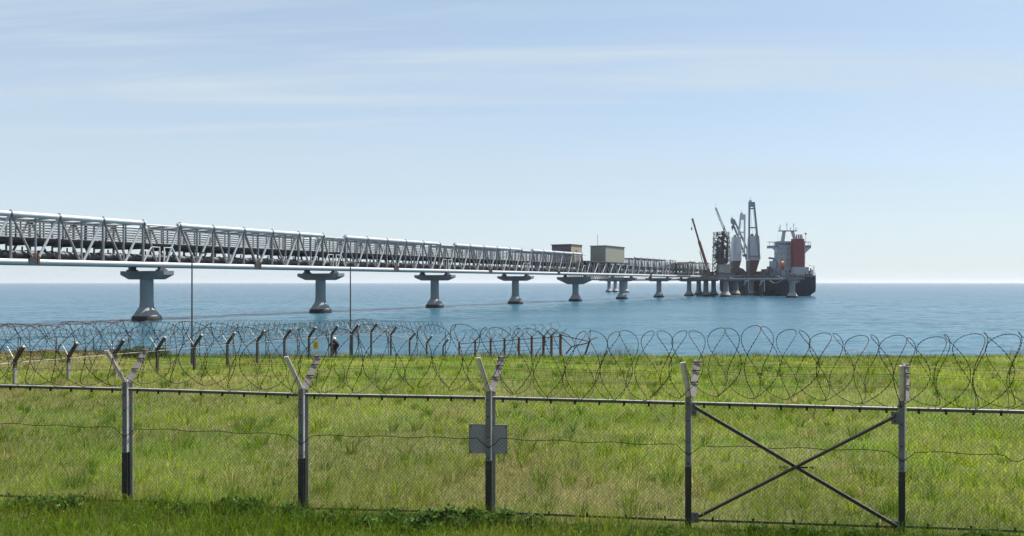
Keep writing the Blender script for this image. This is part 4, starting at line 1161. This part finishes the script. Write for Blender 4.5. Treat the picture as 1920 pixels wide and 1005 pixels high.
# ------------------------------------------------------------------ rusty fence along the shore
us = (861,891,920,946,973,997,1019,1034,1051)
rf0 = PX(831,650,61)
rf = empty('rusty_fence', (rf0.x, rf0.y, 0), 0, 'short run of rusty brown Y-topped fence posts at the shore edge', 'fence')
ro_ = Vector((rf0.x, rf0.y, 0)); rp = []
for u in us:
    t = (u-831)/220; Y = 61-6.5*t; v = 648-16*t
    rp.append(PX(u, v, Y))
rfr = math.atan2(rp[-1].y-rp[0].y, rp[-1].x-rp[0].x)
for i, p in enumerate(rp):
    g = gz(p.x,p.y)-0.2-p.z; q = p-ro_; w = 0.10+0.035*i/8
    b = MB(); b.box(q+Vector((0,0,(g+0.22)/2)),(w,w,0.22-g),Matrix.Rotation(rfr,3,'Z')); b.build('post', M['rust'], rf, smooth=False)
    for sx in (-1,1):
        b = MB(); b.beam(q+Vector((0,0,0.15)), q+Vector((sx*0.40,0.1*sx,0.55)), 0.035, 0.035); b.build('arm', M['rust'], rf, smooth=False)
for i in range(len(rp)-1):
    b = MB(); b.tube(rp[i]-ro_+Vector((0,-0.07,0.05)), rp[i+1]-ro_+Vector((0,-0.07,0.05)),0.03,6); b.build('rail', M['rust'], rf)
    b = MB()
    for z in (-0.25,-0.5,-0.75): b.tube(rp[i]-ro_+Vector((0,-0.07,z)), rp[i+1]-ro_+Vector((0,-0.07,z)),0.012,4)
    b.build('strand', M['wire_dark'], rf)
p = rp[-1]-ro_
e = PX(1106,638,54)-ro_; e2 = PX(1097,665,54)-ro_; e3 = PX(1072,650,54)-ro_
b = MB(); b.beam(e2,e,0.11,0.11); b.build('fallen_post', M['rust'], rf, smooth=False)
b = MB(); b.tube(p+Vector((0,0,0.15)),e+Vector((0,0,-0.1)),0.035,6); b.tube(p+Vector((0,0,0.05)),e3,0.03,6); b.tube(e3,e+Vector((0,0,-0.15)),0.045,6); b.tube(e3+Vector((-0.4,0,-0.5)),e3,0.05,6)
b.tube(e,e+Vector((0.5,0,0.2)),0.03,5); b.tube(e,e+Vector((0.02,0,0.75)),0.025,5)
b.build('bent_bars', M['rust'], rf)
def rusty_path(s):
    t = s/((rp[-1]-rp[0]).length*1.0)
    q = rp[0]+(rp[-1]-rp[0])*t
    d = (rp[-1]-rp[0]).normalized()
    return q+Vector((0,0,0.62)), d, Vector((d.y,-d.x,0))
razor('razor_wire_coil', rusty_path, (rp[-1]-rp[0]).length, 0.36, 0.42, 'razor wire coil on top of the rusty Y-topped posts', step=0.08, r0=0.006, r1=0.012, sides=3, seed=21)
# tight coil on the beach behind the dark-posted fence
bq0, bq1 = PX(-40,626,55), PX(835,614,66)
bf = empty('beach_fence', (bq0.x,bq0.y,0), 0, 'line of thin stakes on the beach holding a tight razor wire coil', 'fence')
for k in range(15):
    q = bq0.lerp(bq1,k/14); g = gz(q.x,q.y)-0.2
    b = MB(); b.tube((q.x-bq0.x,q.y-bq0.y,g),(q.x-bq0.x,q.y-bq0.y,q.z-0.3),0.03,5); b.build('stake', M['far_post'], bf)
def beach_path(s):
    t = s/(bq1-bq0).length; d = (bq1-bq0).normalized()
    z = 0.25*math.sin(t*3.14)
    return bq0.lerp(bq1,t)+Vector((0,0,z)), d, Vector((d.y,-d.x,0))
razor('razor_wire_coil', beach_path, (bq1-bq0).length, 0.19, 0.50, 'tightly wound razor wire coil on the beach, seen above the dark-posted fence', step=0.12, r0=0.009, r1=0.013, sides=3, seed=31)

# ------------------------------------------------------------------ lamp poles, yellow plates
def lamp_pole(u, v_top, Y, lab):
    x = (u-960)/FPX*Y; g = gz(x, Y)-0.1; top = EYE-(v_top-530)/FPX*Y
    rt = empty('lamp_pole', (x,Y,g), 0, lab, 'lamp pole', 'thin lamp poles by the shore')
    H = top-g
    b = MB(); b.path([(0,0,0),(0,0,1.2),(0,0,1.25),(0,0,H)],[0.075,0.07,0.052,0.038],8); b.build('pole', M['pole'], rt)
    b = MB(); b.path([(0,0,H-0.05),(0.12,0,H+0.10),(0.35,0,H+0.14),(0.55,0,H+0.13)],0.022,6); b.build('bracket', M['pole'], rt)
    b = MB(); b.prism([(0.45,-0.07,H+0.08),(0.80,-0.09,H+0.06),(0.80,-0.07,H+0.14),(0.5,-0.05,H+0.17)],(0,0.16,0)); o = b.build('lamp_head', M['pole'], rt, smooth=False); fix_normals(o)
lamp_pole(360, 478, 44, 'thin dark lamp pole standing in front of the trestle, left of two')
lamp_pole(657, 496, 54.5, 'thin dark lamp pole beside the helmeted person, right of two')
y1 = PX(592,655,51.2)
ys_ = empty('warning_plate', (y1.x,y1.y,y1.z), R(10), 'small yellow warning plate hung on the dark-posted fence left of the person', 'sign', 'yellow plates on the far fences')
b = MB(); b.bx(-0.17,0.17,-0.01,0.01,0,0.52); b.build('plate', M['sign_yellow'], ys_, smooth=False)
b = MB()
for z, w in ((0.38,0.10),(0.27,0.07),(0.16,0.08)): b.bx(-w,w*0.9,-0.016,-0.011,z,z+0.045)
b.build('print', M['ink'], ys_, smooth=False)
b = MB(); b.tube((0.03,0,0.5),(0.05,0.02,0.95),0.008,4); b.build('hanger', M['wire_dark'], ys_)
y2 = PX(972,656,57.5)
ys2 = empty('warning_plate', (y2.x,y2.y,y2.z), R(-5), 'tiny yellow plate low on the rusty fence by the shore', 'sign', 'yellow plates on the far fences')
b = MB(); b.bx(-0.11,0.11,-0.01,0.01,0,0.42); b.build('plate', M['sign_yellow'], ys2, smooth=False)
b = MB(); b.bx(-0.06,0.06,-0.016,-0.011,0.24,0.28); b.bx(-0.05,0.06,-0.016,-0.011,0.14,0.18); b.build('print', M['ink'], ys2, smooth=False)

# ------------------------------------------------------------------ person beyond the field edge
def make_person():
    Y = 55.0; x = (627-960)/FPX*Y; g = gz(x, Y)
    top = EYE-(632.5-530)/FPX*Y
    k = (top-g)/1.80
    root = empty('person', (x,Y,g), R(-25), 'person in dark jacket and white helmet standing beyond the field edge', 'person')
    J = {'pel':(0,0,0.95),'wai':(0,0.01,1.10),'che':(0,-0.02,1.32),'nec':(0,-0.01,1.50),'hdb':(0,0.01,1.58),'hdt':(0,0.0,1.70),
         'ls':(-0.23,-0.01,1.41),'le':(-0.40,-0.02,1.17),'lw':(-0.20,0.14,1.02),'lh':(-0.12,0.19,1.04),
         'rs':(0.23,-0.01,1.41),'re':(0.41,-0.03,1.18),'rw':(0.23,0.12,1.02),'rh':(0.15,0.19,1.04),
         'lhp':(-0.11,0,0.90),'lk':(-0.13,0.03,0.50),'la':(-0.14,-0.01,0.09),'lt':(-0.15,0.16,0.045),
         'rhp':(0.11,0,0.90),'rk':(0.13,0.03,0.50),'ra':(0.15,-0.01,0.09),'rt':(0.17,0.16,0.045)}
    E = [('pel','wai'),('wai','che'),('che','nec'),('nec','hdb'),('hdb','hdt'),('che','ls'),('ls','le'),('le','lw'),('lw','lh'),('che','rs'),('rs','re'),('re','rw'),('rw','rh'),
         ('pel','lhp'),('lhp','lk'),('lk','la'),('la','lt'),('pel','rhp'),('rhp','rk'),('rk','ra'),('ra','rt')]
    RD = {'pel':(.25,.19),'wai':(.26,.20),'che':(.27,.19),'nec':(.075,.075),'hdb':(.085,.10),'hdt':(.085,.10),'ls':(.13,.12),'rs':(.13,.12),'le':(.10,.10),'re':(.10,.10),
          'lw':(.045,.04),'rw':(.045,.04),'lh':(.045,.03),'rh':(.045,.03),'lhp':(.11,.12),'rhp':(.11,.12),'lk':(.08,.08),'rk':(.08,.08),'la':(.06,.06),'ra':(.06,.06),'lt':(.05,.04),'rt':(.05,.04)}
    names = list(J)
    me = bpy.data.meshes.new('body')
    me.from_pydata([tuple(c*k for c in J[n]) for n in names], [(names.index(a),names.index(b)) for a,b in E], [])
    o = bpy.data.objects.new('body', me); COL.objects.link(o); o.parent = root
    md = o.modifiers.new('skin','SKIN')
    if not me.skin_vertices: me.skin_vertices.new()
    for i, n in enumerate(names):
        me.skin_vertices[0].data[i].radius = (RD[n][0]*k, RD[n][1]*k)
        me.skin_vertices[0].data[i].use_root = (n == 'pel')
    sb = o.modifiers.new('sub','SUBSURF'); sb.levels = 2; sb.render_levels = 2
    me.materials.append(M['navy_cloth'])
    dg = bpy.context.evaluated_depsgraph_get()
    me2 = bpy.data.meshes.new_from_object(o.evaluated_get(dg))
    o.modifiers.clear(); o.data = me2
    me2.materials.clear(); me2.materials.append(M['navy_cloth']); me2.materials.append(M['skin'])
    for p in me2.polygons:
        p.use_smooth = True
        c = p.center
        if c.z > 1.545*k or (c.z > 0.96*k and c.z < 1.1*k and c.y > 0.165*k): p.material_index = 1
    h = MB(); h.lathe([(0.135,0),(0.128,0.03),(0.122,0.06),(0.10,0.115),(0.055,0.15),(0.005,0.162)],18,(0,0,1.665))
    h.prism([(-0.10,0.10,1.666),(0.10,0.10,1.666),(0.06,0.205,1.655),(-0.06,0.205,1.655)],(0,0,0.012))
    ho = h.build('helmet', M['helmet'], root); ho.scale = (k,k,k)
    s = MB(); s.bx(-0.13,0.13,-0.225,-0.205,1.30,1.345); so = s.build('reflective_strip', M['reflect'], root, smooth=False); so.scale = (k,k,k)
    s = MB(); s.lathe([(0.30,0),(0.31,0.05),(0.28,0.12)],14,(0,0,0.93)); so = s.build('jacket_hem', M['navy_cloth'], root); so.scale = (k,0.8*k,k)
    s = MB()
    for sx in (-1,1): s.box((sx*0.03,0.095,1.64),(0.018,0.012,0.010))
    s.prism([(-0.014,0.095,1.60),(0.014,0.095,1.60),(0,0.12,1.60)],(0,0,0.035)); so = s.build('face_features', M['skin'], root, smooth=False); so.scale = (k,k,k)
make_person()

# ------------------------------------------------------------------ grass, stalks, flowers, weeds (stuff)
def tri_mesh(name, V, F, C, m):
    me = bpy.data.meshes.new(name)
    me.vertices.add(len(V)); me.vertices.foreach_set('co', V.astype(np.float32).ravel())
    me.loops.add(F.size); me.loops.foreach_set('vertex_index', F.astype(np.int32).ravel())
    me.polygons.add(len(F)); me.polygons.foreach_set('loop_start', np.arange(0, F.size, 3, dtype=np.int32))
    me.update(calc_edges=True)
    at = me.attributes.new('tint', 'FLOAT_COLOR', 'POINT')
    at.data.foreach_set('color', np.concatenate([C, np.ones((len(C),1))],1).astype(np.float32).ravel())
    me.materials.append(m)
    o = bpy.data.objects.new(name, me); COL.objects.link(o)
    return o
def smooth01(x): x = np.clip(x,0,1); return x*x*(3-2*x)
def dryness(x, y):
    """0 lush green .. 1 straw"""
    n = fbm(x*0.16+40, y*0.13+7, 4); n2 = fbm(x*0.6+3, y*0.45+90, 3)
    base = np.interp(y, [10,11.6,12.4,14,16,19,24,29,33,40,48,54], [0.12,0.14,0.32,0.62,0.42,0.26,0.36,0.52,0.34,0.22,0.22,0.30])
    d = base + 1.25*(n-0.5) + 0.7*(n2-0.5)
    d = d + smooth01((-x-y*0.25-5)/8)*smooth01((y-30)/14)*0.8
    return np.clip(d, 0, 1)
def blade_colour(d, n):
    lush = np.array([0.108,0.205,0.020]); mid = np.array([0.228,0.298,0.040]); straw = np.array([0.335,0.305,0.120])
    d = d[:,None]
    c = np.where(d < 0.5, lush+(mid-lush)*(d*2), mid+(straw-mid)*(d*2-1))
    return c*(0.45+0.75*n[:,None]+0.45*n[:,None]**6)
def blades(N, y0, y1, pw, hmin, hmax, wk, spread, seed, colf, hmul=None):
    r = np.random.RandomState(seed)
    u = r.rand(N); q = 1-pw+1
    Y = (y0**q + u*(y1**q-y0**q))**(1/q)
    X = (r.rand(N)*2-1)*(0.80*Y+2.0)
    Z = ground_z(X, Y)-0.02
    h = hmin+(hmax-hmin)*r.rand(N)**1.3
    hm = 0.55+0.9*fbm(X*0.35+8, Y*0.3+2, 3)
    h = h*hm
    if hmul is not None: h = h*hmul(X, Y)
    w = wk*(Y/12.0)**0.85*(0.7+0.6*r.rand(N))
    a = r.rand(N)*2*np.pi; la = r.rand(N)*2*np.pi
    ln = spread*h*(0.25+r.rand(N))
    dx, dy = np.cos(la)*ln, np.sin(la)*ln
    dx += 0.10*h                                     # breeze
    wx, wy = np.cos(a)*w/2, np.sin(a)*w/2
    P = np.stack([X,Y,Z],1)
    mid = P+np.stack([dx*0.35,dy*0.35,h*0.6],1); tip = P+np.stack([dx,dy,h*(1-0.25*(ln/h)**2)],1)
    W = np.stack([wx,wy,np.zeros(N)],1)
    V = np.stack([P-W,P+W,mid-W*0.8,mid+W*0.8,tip],1).reshape(-1,3)
    i = np.arange(N)[:,None]*5
    F = np.concatenate([i+[0,1,3],i+[0,3,2],i+[2,3,4]],0)
    C = colf(X, Y, r)
    C = np.repeat(C,5,0)
    return V, F, C
def meadow_col(X, Y, r):
    d = np.clip(dryness(X,Y)+0.38*(r.rand(len(X))-0.5),0,1)
    sh = 0.74+0.56*smooth01((fbm(X*0.28+12, Y*0.22+31, 4)-0.28)/0.44)
    return blade_colour(d, r.rand(len(X)))*sh[:,None]
V, F, C = blades(340000, 10.0, 54.0, 1.75, 0.09, 0.29, 0.0062, 1.15, 5, meadow_col)
tag(tri_mesh('meadow_grass', V, F, C, M['grass']), 'long green and straw coloured meadow grass covering the field', 'grass', kind='stuff')
def fore_col(X, Y, r):
    d = np.clip(0.12+0.5*(fbm(X*0.7,Y*0.7,3)-0.4)+0.3*(r.rand(len(X))-0.5),0,1)
    return blade_colour(d, r.rand(len(X)))*0.72
def fore_h(X, Y):
    line = 13.5-0.1315*(X+6.5)
    return np.where(Y < line-0.15, 1.0, 0.02)
V, F, C = blades(46000, 9.6, 13.4, 1.0, 0.12, 0.34, 0.0075, 0.8, 6, fore_col, fore_h)
tag(tri_mesh('verge_grass', V, F, C, M['grass']), 'lush dark green grass along the foot of the foreground fence', 'grass', kind='stuff')
def straw_col(X, Y, r):
    k = r.rand(len(X))[:,None]
    return np.array([0.30,0.25,0.12])*(0.5+0.7*k)
V, F, C = blades(9000, 11.5, 53.5, 1.35, 0.30, 0.62, 0.0045, 0.45, 8, straw_col)
tag(tri_mesh('dry_stalks', V, F, C, M['grass']), 'thin pale dry stalks standing through the meadow grass', 'grass', kind='stuff')
# taller seeding weeds on the field edge against the water
def edge_col(X, Y, r): return np.array([0.075,0.085,0.03])*(0.5+0.9*r.rand(len(X))[:,None])
V, F, C = blades(9000, 49.5, 53.5, 1.0, 0.2, 0.75, 0.0052, 0.35, 13, edge_col, lambda X, Y: 0.25+1.3*np.clip(fbm(X*0.30+70,Y*0.1,3)-0.36,0,1)*2)
tag(tri_mesh('edge_weeds', V, F, C, M['grass']), 'taller seeding weeds along the field edge against the water', 'weeds', kind='stuff')
# tufts of other grasses and herbs standing out of the sward
def tufts(NT, seed):
    r = np.random.RandomState(seed); per = 46
    TY = (11.8**0.25+r.rand(NT)*(53**0.25-11.8**0.25))**4; TX = (r.rand(NT)*2-1)*(0.8*TY+2)
    kind = r.randint(0,5,NT); rad = 0.05+0.14*r.rand(NT); hh = 0.20+0.22*r.rand(NT)
    i = np.repeat(np.arange(NT),per); N = len(i)
    a = r.rand(N)*6.283; q = rad[i]*np.sqrt(r.rand(N))
    X = TX[i]+np.cos(a)*q; Y = TY[i]+np.sin(a)*q; Z = ground_z(X,Y)-0.02
    h = hh[i]*(0.5+0.6*r.rand(N)); ln = h*(0.25+0.9*q/rad[i]*r.rand(N))
    dx, dy = np.cos(a)*ln+0.08*h, np.sin(a)*ln
    w = 0.0068*(Y/12)**0.85*(0.6+0.8*r.rand(N)); b_ = r.rand(N)*6.283
    P = np.stack([X,Y,Z],1); W = np.stack([np.cos(b_)*w/2,np.sin(b_)*w/2,np.zeros(N)],1)
    mid = P+np.stack([dx*0.35,dy*0.35,h*0.62],1); tip = P+np.stack([dx,dy,h*0.92],1)
    V = np.stack([P-W,P+W,mid-W,mid+W,tip],1).reshape(-1,3); k = np.arange(N)[:,None]*5
    F = np.concatenate([k+[0,1,3],k+[0,3,2],k+[2,3,4]],0)
    pal = np.array([[0.09,0.155,0.022],[0.15,0.22,0.03],[0.24,0.28,0.05],[0.29,0.265,0.11],[0.12,0.18,0.05]])
    C = pal[kind][i]*(0.5+0.9*r.rand(N)[:,None])
    return V, F, np.repeat(C,5,0)
V, F, C = tufts(900, 41)
tag(tri_mesh('grass_tufts', V, F, C, M['grass']), 'separate tufts of darker, paler and straw coloured grasses in the meadow', 'grass', kind='stuff')
# small flowers
def flowers(N, seed):
    r = np.random.RandomState(seed)
    Y = 11+42*r.rand(N)**1.5; X = (r.rand(N)*2-1)*(0.75*Y+1)
    keep = fbm(X*0.4, Y*0.4+50, 3) > 0.47; X, Y = X[keep], Y[keep]; N = len(X)
    Z = ground_z(X,Y)+0.16+0.22*r.rand(N)
    s = 0.009*(Y/12)**0.75*(0.6+0.8*r.rand(N)); a = r.rand(N)*6.28
    P = np.stack([X,Y,Z],1)
    U = np.stack([np.cos(a)*s,np.sin(a)*s,0.3*s],1); W = np.stack([-np.sin(a)*s*0.4,np.cos(a)*s*0.4,s],1)
    V = np.stack([P-U,P-W,P+U,P+W],1).reshape(-1,3); i = np.arange(N)[:,None]*4
    F = np.concatenate([i+[0,1,2],i+[0,2,3]],0)
    k = (r.rand(N) < 0.6)[:,None]
    C = np.where(k, np.array([0.42,0.42,0.36]), np.array([0.40,0.34,0.08]))
    return V, F, np.repeat(C,4,0)
V, F, C = flowers(2600, 3)
tag(tri_mesh('meadow_flowers', V, F, C, M['leaf']), 'scattered tiny white and yellow flowers in the meadow', 'flowers', kind='stuff')
# leafy weeds at the foot of the fence
def weeds(seed):
    r = np.random.RandomState(seed); Vs = []; Cs = []
    spots = [(90,0.26,0.5),(140,0.34,0.45),(300,0.2,0.3),(340,0.3,0.35),(430,0.32,0.45),(470,0.34,0.4),(540,0.36,0.4),(570,0.34,0.35),(620,0.3,0.4),(690,0.3,0.4),(740,0.32,0.45),(790,0.36,0.5),
             (840,0.34,0.5),(890,0.34,0.45),(945,0.32,0.4),(1000,0.26,0.4),(1090,0.18,0.3),(1250,0.2,0.3),(1420,0.16,0.4),(1500,0.2,0.4),(1600,0.2,0.3),(1660,0.26,0.4),(1740,0.2,0.3),(1850,0.24,0.5),(30,0.22,0.4)]
    for u, h, w in spots:
        Yl = 13.5-0.118*((u-235)/330.0)*3.3
        Y = Yl-0.15-0.55*r.rand(); X = (u-960)/FPX*Y
        h *= 0.68; n = int(460*(w/0.45)*(h/0.35))
        t = r.rand(n)
        rx = r.normal(0,w*0.42,n); ry = r.normal(0,w*0.30,n)
        env = np.exp(-(rx/w)**2*1.6)
        z = h*env*(0.15+0.85*r.rand(n)**0.7)
        base = np.stack([X+rx,Y+ry,ground_z(X+rx,Y+ry)+z],1)
        a = r.rand(n)*6.283; L = 0.030+0.035*r.rand(n); ti = r.normal(0,0.5,n)
        D = np.stack([np.cos(a)*np.cos(ti),np.sin(a)*np.cos(ti),np.sin(ti)],1)*L[:,None]
        up = np.stack([r.normal(0,0.4,n),r.normal(0,0.4,n),np.ones(n)],1)
        W = np.cross(D,up); W = W/np.linalg.norm(W,axis=1,keepdims=True)*(L*0.42)[:,None]
        Vs.append(np.stack([base-D,base-W+D*0.1,base+D,base+W+D*0.1],1).reshape(-1,3))
        k = r.rand(n)[:,None]
        Cs.append(np.repeat(np.array([0.055,0.108,0.022])*(0.35+1.2*k+0.9*k**6),4,0))
    V = np.concatenate(Vs); C = np.concatenate(Cs); N = len(V)//4; i = np.arange(N)[:,None]*4
    F = np.concatenate([i+[0,1,2],i+[0,2,3]],0)
    return V, F, C
V, F, C = weeds(17)
tag(tri_mesh('leafy_weeds', V, F, C, M['leaf']), 'low dark leafy weeds tangled along the foot of the foreground fence', 'weeds', kind='stuff')
# scrub on the field edge at the left
def scrub(seed):
    r = np.random.RandomState(seed); Vs = []; Cs = []
    for u, Y, h, w, col in [(265,47,0.75,1.0,0),(300,48,0.6,0.9,0),(238,48,0.5,0.7,0),(90,50,0.35,1.6,1),(40,49,0.3,1.6,1),(150,50,0.35,1.4,1),(200,50,0.3,1.0,1)]:
        X = (u-960)/FPX*Y; n = int(900*w)
        rx = r.normal(0,w*0.4,n); ry = r.normal(0,w*0.4,n); env = np.exp(-(rx/w)**2*1.5)
        z = h*env*r.rand(n)**0.8
        base = np.stack([X+rx,Y+ry,ground_z(X+rx,Y+ry)+z],1)
        a = r.rand(n)*6.283; L = 0.05+0.05*r.rand(n); ti = r.normal(0.4,0.5,n)
        D = np.stack([np.cos(a)*np.cos(ti),np.sin(a)*np.cos(ti),np.sin(ti)],1)*L[:,None]
        up = np.stack([r.normal(0,0.5,n),r.normal(0,0.5,n),np.ones(n)],1)
        W = np.cross(D,up); W = W/np.linalg.norm(W,axis=1,keepdims=True)*(L*0.4)[:,None]
        Vs.append(np.stack([base-D,base-W,base+D,base+W],1).reshape(-1,3))
        c0 = np.array([0.055,0.075,0.022]) if col == 0 else np.array([0.16,0.125,0.06])
        Cs.append(np.repeat(c0*(0.5+1.0*r.rand(n)[:,None]),4,0))
    V = np.concatenate(Vs); C = np.concatenate(Cs); N = len(V)//4; i = np.arange(N)[:,None]*4
    return V, np.concatenate([i+[0,1,2],i+[0,2,3]],0), C
V, F, C = scrub(23)
tag(tri_mesh('edge_scrub', V, F, C, M['leaf']), 'low brown and green scrub on the field edge at the left', 'scrub', kind='stuff')

# ------------------------------------------------------------------ sea haze
HAZE = 0.00007
hz = MB(); hz.bx(-17000,17000,-400,25000,-4.5,62)
hm = bpy.data.materials.new('sea haze'); hm.use_nodes = True
hn, hl = hm.node_tree.nodes, hm.node_tree.links
hn.clear()
ho = hn.new('ShaderNodeOutputMaterial'); hv = hn.new('ShaderNodeVolumePrincipled')
hv.inputs['Color'].default_value = (0.86,0.91,0.97,1); hv.inputs['Density'].default_value = HAZE; hv.inputs['Anisotropy'].default_value = 0.2
hl.new(hv.outputs[0], ho.inputs['Volume'])
tag(hz.build('haze', hm, smooth=False), 'thin pale sea haze over the whole place', kind='stuff')
